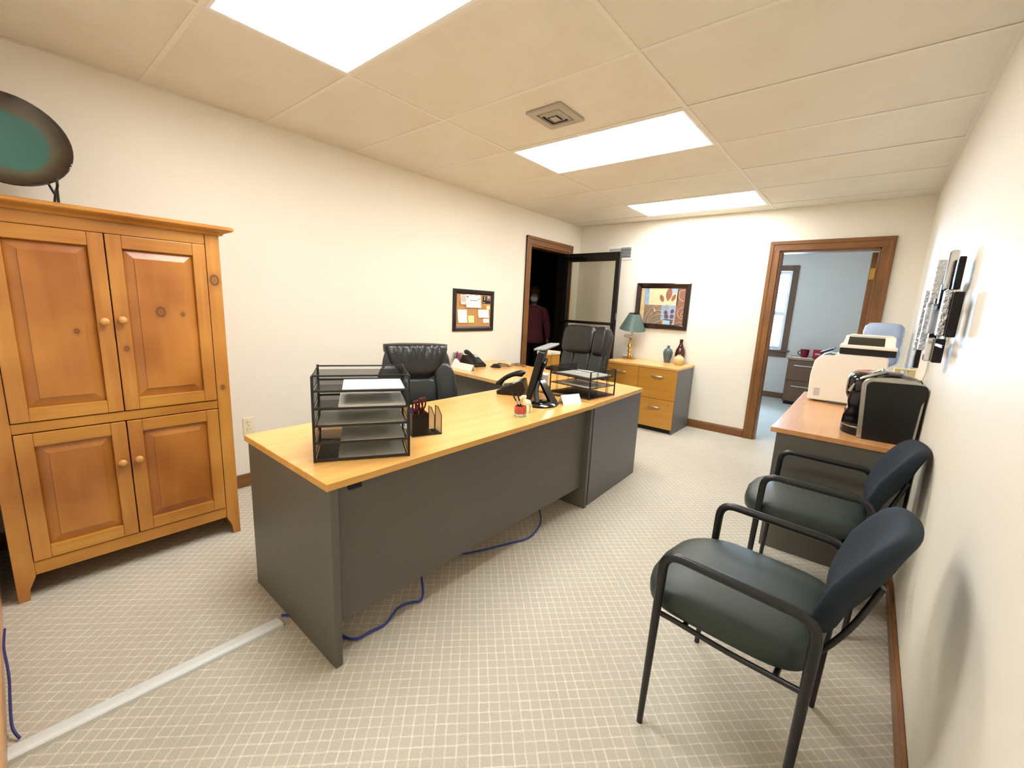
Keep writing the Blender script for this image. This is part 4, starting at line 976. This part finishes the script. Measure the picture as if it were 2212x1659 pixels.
t = tag(link('cable', tube(BM(), spline([(1.70, 2.52, DZ + .004), (1.62, 2.60, DZ + .004), (1.56, 2.66, DZ + .03), (1.50, 2.70, DZ + .004), (1.60, 2.74, DZ + .004), (1.68, 2.66, DZ + .004)], 6), .003, 6), 'black_plastic', smooth=60), 'thin dark cable curling on desk between monitor and wire tray', 'cable')
t = tag(link('white_box', box(BM(), -.018, .018, -.05, .05, 0, .125, .004), 'white_gloss'), 'small upright white box between monitor and wire letter tray', 'box'); t.location = (1.395, 2.80, DZ); t.rotation_euler.z = R(30)
t = obj_at('computer_mouse', 'black computer mouse on white pad at the back of long desk', 'mouse', 1.175, 2.655, DZ)
bm = BM(); pillow(bm, (0, 0, .020), (.032, .050, .018), .6, .8, 20, 10); link('body', bm, 'black_plastic', t, smooth=180)
bm = BM(); box(bm, -.002, .002, .02, .036, .030, .038, .0015, 1); link('wheel', bm, 'grey_plastic', t)
t = tag(link('mouse_pad', box(BM(), 1.148, 1.27, 2.59, 2.695, DZ + .0002, DZ + .002), 'white_gloss'), 'white mouse pad at the back edge of long desk', 'mouse pad')

# ================================================================== ON THE FILE CABINET
mat('vase_grey', '55696c', .2, bump=(60, .1)); mat('vase_brown', '42190f', .12, coat=.5); mat('vase_cream', 'dcc48c', .3)
t = obj_at('vase', 'grey green vase with lattice relief and short neck', 'vase', 1.366, 5.325, CZ)
bm = BM(); lathe(bm, [(.001, 0), (.032, 0), (.034, .01), (.046, .07), (.053, .115), (.047, .145), (.028, .165), (.016, .172), (.017, .20), (.013, .20), (.012, .175), (.001, .17)], 28); link('body', bm, 'vase_grey', t, smooth=50)
def lattice(t, prof, m, n=10, sg=1):
    for s_ in (-1, 1):
        for k in range(n):
            pts = [((r + .0005) * math.cos(2*PI*(k + s_ * i * .5) / n), (r + .0005) * math.sin(2*PI*(k + s_ * i * .5) / n), z) for i, (r, z) in enumerate(prof)]
            bm = BM(); tube(bm, pts, .0016, 5); link('relief_line', bm, m, t)
lattice(t, [(.0405, .045), (.046, .07), (.050, .095), (.053, .115), (.0505, .132), (.045, .147), (.030, .163)], 'vase_grey')
t = obj_at('vase', 'tall dark brown glossy bottle vase at end of file cabinet', 'vase', 1.505, 5.335, CZ)
bm = BM(); lathe(bm, [(.001, 0), (.036, 0), (.040, .01), (.055, .07), (.058, .12), (.050, .165), (.030, .205), (.019, .235), (.019, .275), (.023, .285), (.018, .285), (.015, .24), (.001, .2)], 28); link('body', bm, 'vase_brown', t, smooth=50)
t = obj_at('vase', 'small round cream vase with diamond relief before brown vase', 'vase', 1.538, 5.215, CZ)
bm = BM(); lathe(bm, [(.001, 0), (.034, 0), (.040, .008), (.055, .04), (.058, .06), (.050, .085), (.030, .102), (.018, .106), (.020, .118), (.015, .118), (.014, .106), (.001, .10)], 28); link('body', bm, 'vase_cream', t, smooth=50)
lattice(t, [(.043, .014), (.050, .028), (.055, .042), (.058, .058), (.055, .072), (.048, .087)], 'vase_cream', 9)
# brass swing arm lamp with green shade
LX, LY = .925, 5.235
t = obj_at('table_lamp', 'brass swing arm table lamp with tapered green shade', 'lamp', LX, LY, CZ)
bm = BM(); lathe(bm, [(.001, 0), (.085, 0), (.085, .006), (.070, .012), (.030, .030), (.020, .036), (.001, .036)], 6, rot=R(20)); link('base', bm, 'brass', t)
bm = BM(); lathe(bm, [(.001, .034), (.018, .036), (.022, .052), (.014, .065), (.020, .085), (.024, .10), (.014, .118), (.018, .135), (.028, .160), (.012, .205), (.010, .235), (.020, .242), (.012, .25), (.001, .25)], 16); link('column', bm, 'brass', t, smooth=35)
bm = BM(); tube(bm, [(0, 0, .25), (0, 0, .262), (-.085, -.01, .268), (-.085, -.01, .285), (.02, -.012, .292), (.02, -.012, .33)], .0035, 8); link('swing_arm', bm, 'brass', t)
smx = T(.015, -.012, .38) @ Matrix.Rotation(R(7), 4, 'Y') @ Matrix.Rotation(R(6), 4, 'X')
bm = BM(); lathe(bm, [(.155, 0), (.068, .195), (.066, .195), (.152, 0), (.155, 0)], 36, (0, 0, -.02), mtx=smx); sh = link('shade', bm, 'shade_green', t, smooth=40)
bm = BM(); tube(bm, [smx @ Vector((0, 0, -.07)), smx @ Vector((0, 0, .18))], .004, 8); lathe(bm, [(.001, .18), (.006, .182), (.008, .195), (.003, .205), (.001, .206)], 12, mtx=smx); tube(bm, [smx @ Vector((-.066, 0, .172)), smx @ Vector((.066, 0, .172))], .002, 6); link('finial', bm, 'brass', t)
t = tag(link('dish', lathe(BM(), [(.001, 0), (.04, 0), (.060, .018), (.066, .032), (.062, .033), (.055, .02), (.036, .006), (.001, .006)], 28), 'white_gloss', smooth=50), 'small white dish behind the brass lamp base', 'dish'); t.location = (.848, 5.335, CZ)
# wood box behind the swivel chair
t = obj_at('wooden_stand', 'small wooden stand with cream top between doorway and swivel chair', 'stand', .30, 4.40, 0)
bm = BM(); box(bm, -.10, .10, -.10, .10, .775, .812, .003, 1); link('top', bm, 'ivory', t)
bm = BM(); box(bm, -.095, .095, -.095, .095, .02, .775, .003, 1); link('body', bm, 'maple_front', t)
bm = BM(); box(bm, -.085, .085, -.085, .085, 0, .02); link('plinth', bm, 'black_matte', t)

# ================================================================== ON THE SIDE DESK
SZ = DZ - .002
# ---- printer, front to the left (-x), side towards the room
t = obj_at('printer', 'cream office printer with black scanner band on side desk', 'printer', 3.09, 4.36, SZ)
PY0, PY1 = 4.17, 4.56
def ppart(nm, bm, m, par=t, **k): return link(nm, bm, m, par, world=True, **k)
out = fillet([(2.868, 0, SZ + .012), (2.862, 0, SZ + .20), (2.878, 0, 1.035), (2.945, 0, 1.070), (2.985, 0, 1.062), (3.010, 0, 1.085), (3.290, 0, 1.085), (3.300, 0, SZ + .012)], .03, 4)
bm = BM(); prism(bm, [(p.x, p.z) for p in out], 'Y', PY0, PY1, .008); ppart('body', bm, 'white_plastic')
bm = BM(); box(bm, 2.90, 3.28, PY0 + .03, PY1 - .03, SZ, SZ + .013); ppart('foot', bm, 'charcoal')
bm = BM(); box(bm, 3.012, 3.322, PY0 - .006, PY1, 1.084, 1.128, .004, 1); ppart('scanner_band', bm, 'black_plastic')
bm = BM(); box(bm, 3.008, 3.325, PY0 - .008, PY1 + .002, 1.128, 1.152, .006, 2); ppart('scanner_lid', bm, 'white_plastic')
bm = BM(); prism(bm, [(3.025, 1.151), (3.020, 1.17), (3.035, 1.212), (3.06, 1.222), (3.30, 1.222), (3.315, 1.21), (3.318, 1.151)], 'Y', PY0 + .20, PY1, .005); ppart('feeder', bm, 'white_plastic')
bm = BM(); prism(bm, [(PY0 + .04, 1.1515), (PY0 + .21, 1.1515), (PY0 + .21, 1.205), (PY0 + .17, 1.205)], 'X', 3.05, 3.255); ppart('feeder_tray', bm, 'black_gloss')
bm = BM(); prism(bm, [(PY0 + .03, 1.1515), (PY0 + .21, 1.1515), (PY0 + .21, 1.212), (PY0 + .165, 1.212)], 'X', 3.03, 3.05); ppart('tray_cheek', bm, 'white_plastic'); bm = BM(); prism(bm, [(PY0 + .03, 1.1515), (PY0 + .21, 1.1515), (PY0 + .21, 1.212), (PY0 + .165, 1.212)], 'X', 3.255, 3.31); ppart('tray_cheek', bm, 'white_plastic')
bm = BM(); box(bm, -.045, .045, PY0 + .01, PY1 - .10, -.006, .006, .003, 1, mtx=T(2.935, 0, 1.092) @ Matrix.Rotation(R(-26), 4, 'Y')); cp = ppart('control_panel', bm, 'black_plastic')
bm = BM(); box(bm, .041, .046, PY0 + .03, PY0 + .12, -.004, .006, mtx=T(2.935, 0, 1.092) @ Matrix.Rotation(R(-26), 4, 'Y')); ppart('display_edge', bm, 'p_sky', cp)
for k in range(7):
    bm = BM(); box(bm, 2.900, 2.938, PY0 - .0015, PY0 + .002, SZ + .045 + k * .0085, SZ + .050 + k * .0085); ppart('vent_slat', bm, 'grey_plastic')
bm = BM(); box(bm, 2.99, 3.16, PY0 - .002, PY0 + .02, SZ + .004, SZ + .016); ppart('hand_hold', bm, 'charcoal')

# ---- pod coffee maker
t = obj_at('coffee_maker', 'black and silver pod coffee maker at the front of side desk', 'coffee maker', 3.27, 3.29, SZ)
QY0, QY1 = 3.125, 3.435
def cpart(nm, bm, m, par=t, **k): return link(nm, bm, m, par, world=True, **k)
side = fillet([(3.208, 0, SZ), (3.188, 0, 1.018), (3.422, 0, 1.026), (3.424, 0, .965), (3.408, 0, .93), (3.402, 0, SZ)], .03, 5)
for y0, y1 in ((QY0, QY0 + .016), (QY1 - .016, QY1)):
    bm = BM(); prism(bm, [(p.x, p.z) for p in side], 'Y', y0, y1, .004); cpart('side_panel', bm, 'black_plastic')
band = fillet([(3.188, 0, SZ + .001), (3.166, 0, 1.03), (3.30, 0, 1.048), (3.420, 0, 1.030), (3.412, 0, SZ + .001)], .05, 7)
bm = BM(); prism(bm, [(p.x, p.z) for p in band], 'Y', QY0 + .010, QY0 + .045, .003); cpart('silver_band', bm, 'silver')
bm = BM(); prism(bm, [(p.x, p.z) for p in band], 'Y', QY1 - .045, QY1 - .010, .003); cpart('silver_band', bm, 'silver')
core = fillet([(3.20, 0, SZ + .001), (3.185, 0, 1.02), (3.30, 0, 1.045), (3.415, 0, 1.03), (3.405, 0, SZ + .001)], .05, 7)
bm = BM(); prism(bm, [(p.x, p.z) for p in core], 'Y', QY0 + .045, QY1 - .045); cpart('core', bm, 'black_plastic')
bm = BM(); pillow(bm, (3.172, 3.28, .970), (.068, .095, .080), .55, .7, 24, 14); cpart('brew_head', bm, 'black_gloss', smooth=180)
bm = BM(); tube(bm, fillet([(3.125, 3.20, .945), (3.150, 3.20, 1.015), (3.25, 3.20, 1.064), (3.25, 3.36, 1.064), (3.150, 3.36, 1.015), (3.125, 3.36, .945)], .03), .010, 8); cpart('lid_handle', bm, 'silver', smooth=60)
bm = BM(); prism(bm, [(3.20, .96), (3.128, .95), (3.122, .90), (3.130, .86), (3.114, .82), (3.112, .775), (3.20, .768)], 'Y', 3.165, 3.395, .010); cpart('front_recess', bm, 'black_gloss')
bm = BM(); prism(bm, [(3.20 + .09 * math.cos(a), 3.28 + .115 * math.sin(a)) for a in [PI/2 + PI * k / 14 for k in range(15)]], 'Z', SZ + .001, SZ + .042, .004); cpart('drip_base', bm, 'black_plastic')
bm = BM(); prism(bm, [(3.20 + .094 * math.cos(a), 3.28 + .119 * math.sin(a)) for a in [PI/2 + PI * k / 14 for k in range(15)]], 'Z', SZ + .043, SZ + .050, .002); cpart('drip_tray', bm, 'silver')
bm = BM(); pillow(bm, (3.285, 3.30, 1.052), (.045, .055, .008), .4, .5, 20, 8); cpart('button_pad', bm, 'charcoal', smooth=180)
bm = BM(); tube(bm, [(3.139, 3.21, .935), (3.172, 3.205, .885)], .004, 6); cpart('accent_strip', bm, 'brass')

# ---- small things by the coffee maker: tray of sweetener packets and wood stirrers
mat('pink_pale', 'f2b9b6', .7)
t = obj_at('sugar_caddy', 'small clear caddy of pink sweetener packets behind coffee maker', 'caddy', 3.19, 3.56, SZ)
bm = BM(); box(bm, -.035, .035, -.03, .03, 0, .25, .004, 1); link('stand', bm, 'white_gloss', t)
for k in range(6):
    a = R(-30 + 12 * k); bm = BM(); box(bm, -.017, .017, -.0015, .0015, 0, .075, mtx=T(-.02 + .008 * k, -.015 + .006 * k, .252) @ Matrix.Rotation(a, 4, 'Y')); link('packet', bm, 'pink_pale', t)
t = obj_at('wooden_block', 'pale wooden napkin block behind coffee maker by the wall', 'napkin holder', 3.345, 3.56, SZ)
mat('pale_wood', 'ecd9a0', .5)
bm = BM(); box(bm, -.045, .045, -.035, .035, 0, .30, .004, 1); link('column', bm, 'white_gloss', t)
for x0, x1 in ((-.045, -.018), (.014, .045)):
    bm = BM(); box(bm, x0, x1, -.035, .035, .30, .345, .003, 1); link('side_block', bm, 'pale_wood', t)
bm = BM(); box(bm, -.046, .046, -.036, .036, .345, .353, .002, 1); link('top_board', bm, 'pale_wood', t)

# ---- water cooler behind the side desk
t = obj_at('water_cooler', 'white and black floor standing water cooler beyond the printer', 'water cooler', 3.248, 4.95, 0)
bm = BM(); box(bm, -.145, .145, -.15, .15, 0, .80, .012, 2); link('cabinet', bm, 'white_gloss', t)
bm = BM(); box(bm, -.148, .148, -.153, .153, .80, .90, .012, 2); link('collar', bm, 'black_plastic', t)
for y in (-.05, .05):
    bm = BM(); cyl(bm, (-.14, y, .74), (-.18, y, .74), .012); cyl(bm, (-.175, y, .74), (-.175, y, .71), .008); link('tap', bm, 'pen_blue' if y < 0 else 'red', t)
bm = BM(); box(bm, -.20, -.14, -.09, .09, .58, .60, .004, 1); link('drip_tray', bm, 'black_plastic', t)
t = obj_at('water_bottle', 'large pale blue water bottle upturned on the water cooler', 'water bottle', 3.248, 4.95, .9)
bm = BM(); lathe(bm, [(.028, .0), (.03, .03), (.12, .09), (.128, .11), (.128, .19), (.124, .20), (.128, .21), (.128, .285), (.122, .295), (.130, .305), (.132, .345), (.125, .385), (.10, .412), (.05, .418), (.001, .414)], 40); link('shell', bm, 'bottle_blue', t, smooth=50)

# ================================================================== IN THE NEXT OFFICE
t = obj_at('file_cabinet', 'brown two drawer cabinet under office window sill', 'cabinet', 2.60, 8.25, 0)
bm = BM(); box(bm, 2.262, 2.95, 8.03, 8.47, .05, .70, .003, 1); link('carcass', bm, 'walnut', t, world=True)
bm = BM(); box(bm, 2.245, 2.965, 8.00, 8.475, .70, .728, .003, 1); wood('oak_light', 'b08a63', '9a744e', 'X', .9, .35); link('top', bm, 'oak_light', t, world=True)
bm = BM(); box(bm, 2.28, 2.93, 8.05, 8.46, 0, .05); link('plinth', bm, 'black_matte', t, world=True)
for z0, z1 in ((.06, .375), (.385, .695)):
    bm = BM(); box(bm, 2.268, 2.944, 8.012, 8.03, z0, z1, .002, 1); dr = link('drawer', bm, 'walnut', t, world=True)
    bm = BM(); box(bm, 2.35, 2.60, 7.99, 8.0, z1 - .085, z1 - .075, .002, 1); box(bm, 2.36, 2.37, 8.0, 8.014, z1 - .085, z1 - .075); box(bm, 2.58, 2.59, 8.0, 8.014, z1 - .085, z1 - .075); link('handle', bm, 'chrome', dr, world=True)
t = obj_at('mug', 'dark red mug standing on cabinet in the next office', 'mug', 2.435, 8.26, .7287)
bm = BM(); lathe(bm, [(.001, 0), (.034, 0), (.050, .03), (.056, .075), (.060, .125), (.056, .125), (.050, .07), (.03, .01), (.001, .008)], 24); link('body', bm, 'mug_red', t, smooth=50)
bm = BM(); tube(bm, [(-.052 - .038 * math.sin(PI * k / 8), 0, .03 + .075 * k / 8) for k in range(9)], .007, 8); link('handle', bm, 'mug_red', t, smooth=60)
t = obj_at('tea_box', 'red and white carton next to mug in the next office', 'box', 2.66, 8.24, .7284)
bm = BM(); box(bm, -.115, .02, -.06, .06, 0, .135, .002, 1); link('carton', bm, 'red', t)
bm = BM(); box(bm, .02, .115, -.06, .06, 0, .135, .002, 1); link('white_end', bm, 'paper', t)
bm = BM(); box(bm, -.085, -.02, -.0612, -.06, .06, .085); link('print', bm, 'pink_pale', t)
t = tag(link('napkin', box(BM(), 2.30, 2.56, 8.08, 8.22, .7284, .732), 'paper'), 'white napkin lying beside mug in the next office', 'napkin')

# ================================================================== PERSON in the dark hall
def skin_mesh(name, verts, edges, radii, m, parent, root=0, sub=2):
    me = bpy.data.meshes.new(name); me.from_pydata(verts, edges, []); o = bpy.data.objects.new(name, me); C.objects.link(o)
    md = o.modifiers.new('skin', 'SKIN'); md.use_smooth_shade = True
    sv = me.skin_vertices[0].data
    for i, r in enumerate(radii): sv[i].radius = r if isinstance(r, tuple) else (r, r); sv[i].use_root = (i == root)
    o.modifiers.new('sub', 'SUBSURF').levels = sub; o.modifiers['sub'].render_levels = sub
    dg = bpy.context.evaluated_depsgraph_get(); me2 = bpy.data.meshes.new_from_object(o.evaluated_get(dg))
    bpy.data.objects.remove(o); me2.materials.clear(); me2.materials.append(MATS[m])
    q = bpy.data.objects.new(name, me2); C.objects.link(q); q.parent = parent; XF[q] = XF[parent]
    return q
mat('skin', 'c48a6c', .55); mat('sweater', '9a5258', .85, bump=(200, .3)); mat('trousers', '16151a', .8); mat('hair', '5a3420', .6, bump=(120, .5)); mat('shoe', '141214', .5); mat('eye_white', 'e8e4dc', .3)
pr = thing('person', 'person in pink sweater and white face mask standing in dark doorway', 'person', (-1.0, 5.78, .006), math.atan2(-5.5, 4.1) + PI/2)
# local frame faces -y; x to the person's left is +x
V, E_, RD = [], [], []
def chain(start, pts):
    prev = start
    for p, r in pts:
        V.append(p); RD.append(r); i = len(V) - 1
        if prev is not None: E_.append((prev, i))
        prev = i
    return prev
V.append((0, 0, .86)); RD.append((.13, .10))
ch = chain(0, [((0, .005, 1.0), (.125, .095)), ((0, .005, 1.16), (.135, .10)), ((0, .01, 1.27), (.10, .075)), ((0, .005, 1.335), (.047, .047)), ((0, -.005, 1.39), (.052, .060)), ((0, -.012, 1.455), (.070, .085)), ((0, -.008, 1.53), (.068, .082))])
for s_ in (-1, 1):
    chain(3, [((s_ * .155, .01, 1.265), (.048, .05)), ((s_ * .225, .025, 1.02), (.037, .038)), ((s_ * .245, -.03, .80), (.027, .026)), ((s_ * .248, -.05, .735), (.017, .028))])
    chain(0, [((s_ * .085, 0, .80), (.082, .085)), ((s_ * .092, -.01, .45), (.052, .055)), ((s_ * .095, .01, .09), (.035, .038)), ((s_ * .10, -.06, .03), (.036, .024)), ((s_ * .105, -.13, .022), (.034, .018))])
body = skin_mesh('body', V, E_, RD, 'skin', pr)
for s_ in (-1, 1):                                # fingers and thumb, slightly curled
    hx, hy, hz = s_ * .248, -.052, .725
    for k, ln in enumerate((.070, .078, .072, .056)):
        y = hy - .024 + k * .016
        bm = BM(); tube(bm, spline([(hx, y, hz), (hx - s_ * .004, y - .002, hz - ln * .45), (hx - s_ * .014, y - .004, hz - ln * .8), (hx - s_ * .026, y - .004, hz - ln)], 4), [.0085] * 9 + [.0075] * 3 + [.005], 8); link('finger', bm, 'skin', pr, smooth=180)
    bm = BM(); tube(bm, spline([(hx, hy - .026, hz + .03), (hx - s_ * .010, hy - .046, hz + .002), (hx - s_ * .016, hy - .052, hz - .03)], 4), [.011] * 6 + [.009, .0085, .006], 8); link('thumb', bm, 'skin', pr, smooth=180)
bm = BM(); rings(bm, [[(a_ * math.cos(2*PI*k/28), .004 + b_ * math.sin(2*PI*k/28), z) for k in range(28)] for z, a_, b_ in ((.745, .170, .122), (.735, .190, .136), (.80, .192, .138), (.82, .184, .132), (.95, .158, .120), (1.10, .160, .116), (1.20, .172, .108), (1.265, .158, .094), (1.30, .110, .078), (1.325, .066, .062), (1.322, .055, .052))], cap=False); sw = link('sweater', bm, 'sweater', pr, smooth=180)
for s_ in (-1, 1):
    bm = BM(); tube(bm, spline([(s_ * .115, .01, 1.262), (s_ * .165, .012, 1.245), (s_ * .205, .02, 1.13), (s_ * .230, .026, 1.02), (s_ * .242, -.005, .91), (s_ * .247, -.028, .815)], 4), [.055] * 4 + [.062] * 6 + [.056] * 6 + [.046] * 4 + [.038], 16); link('sleeve', bm, 'sweater', sw, smooth=180)
V, E_, RD = [], [], []
V.append((0, 0, .86)); RD.append((.14, .11)); chain(0, [((0, .003, .96), (.138, .107))])
for s_ in (-1, 1): chain(0, [((s_ * .086, 0, .79), (.094, .096)), ((s_ * .093, -.008, .45), (.066, .068)), ((s_ * .096, .01, .09), (.052, .056))])
skin_mesh('trousers', V, E_, RD, 'trousers', pr)
for s_ in (-1, 1):
    bm = BM(); pillow(bm, (s_ * .102, -.055, .035), (.045, .125, .035), .6, .7, 20, 10); link('shoe', bm, 'shoe', pr, smooth=180)
bm = BM(); pillow(bm, (0, .008, 1.512), (.094, .112, .120), .95, .95, 28, 18, warp=lambda p: (p[0] * (1 + .15 * max(0, -p[2]) * 6), p[1] + (.030 if p[1] < 0 and p[2] < .045 else 0), p[2])); link('hair', bm, 'hair', pr, smooth=180)
bm = BM(); pillow(bm, (0, -.065, 1.425), (.060, .050, .048), .8, .8, 24, 14, warp=lambda p: (p[0], p[1] - .012 * math.exp(-(p[0] / .025) ** 2), p[2])); mk_ = link('face_mask', bm, 'paper', pr, smooth=180)
for s_ in (-1, 1):
    bm = BM(); tube(bm, spline([(s_ * .055, -.07, 1.44), (s_ * .076, -.02, 1.46), (s_ * .078, .012, 1.47)], 4), .002, 6); link('ear_loop', bm, 'paper', mk_)
    bm = BM(); pillow(bm, (s_ * .028, -.088, 1.492), (.013, .008, .007), 1, 1, 14, 8); ey = link('eye', bm, 'eye_white', pr, smooth=180)
    bm = BM(); pillow(bm, (s_ * .028, -.0945, 1.492), (.006, .003, .006), 1, 1, 12, 6); link('iris', bm, 'hair', ey, smooth=180)
    bm = BM(); tube(bm, [(s_ * .014, -.096, 1.510), (s_ * .03, -.095, 1.514), (s_ * .044, -.086, 1.509)], .003, 6); link('eyebrow', bm, 'hair', pr)
    bm = BM(); pillow(bm, (s_ * .078, .006, 1.475), (.008, .018, .028), 1, 1, 12, 8); link('ear', bm, 'skin', pr, smooth=180)
bm = BM(); tube(bm, [(0, -.088, 1.495), (0, -.106, 1.462), (0, -.098, 1.452)], [.008, .013, .011], 10); link('nose', bm, 'skin', pr, smooth=180)
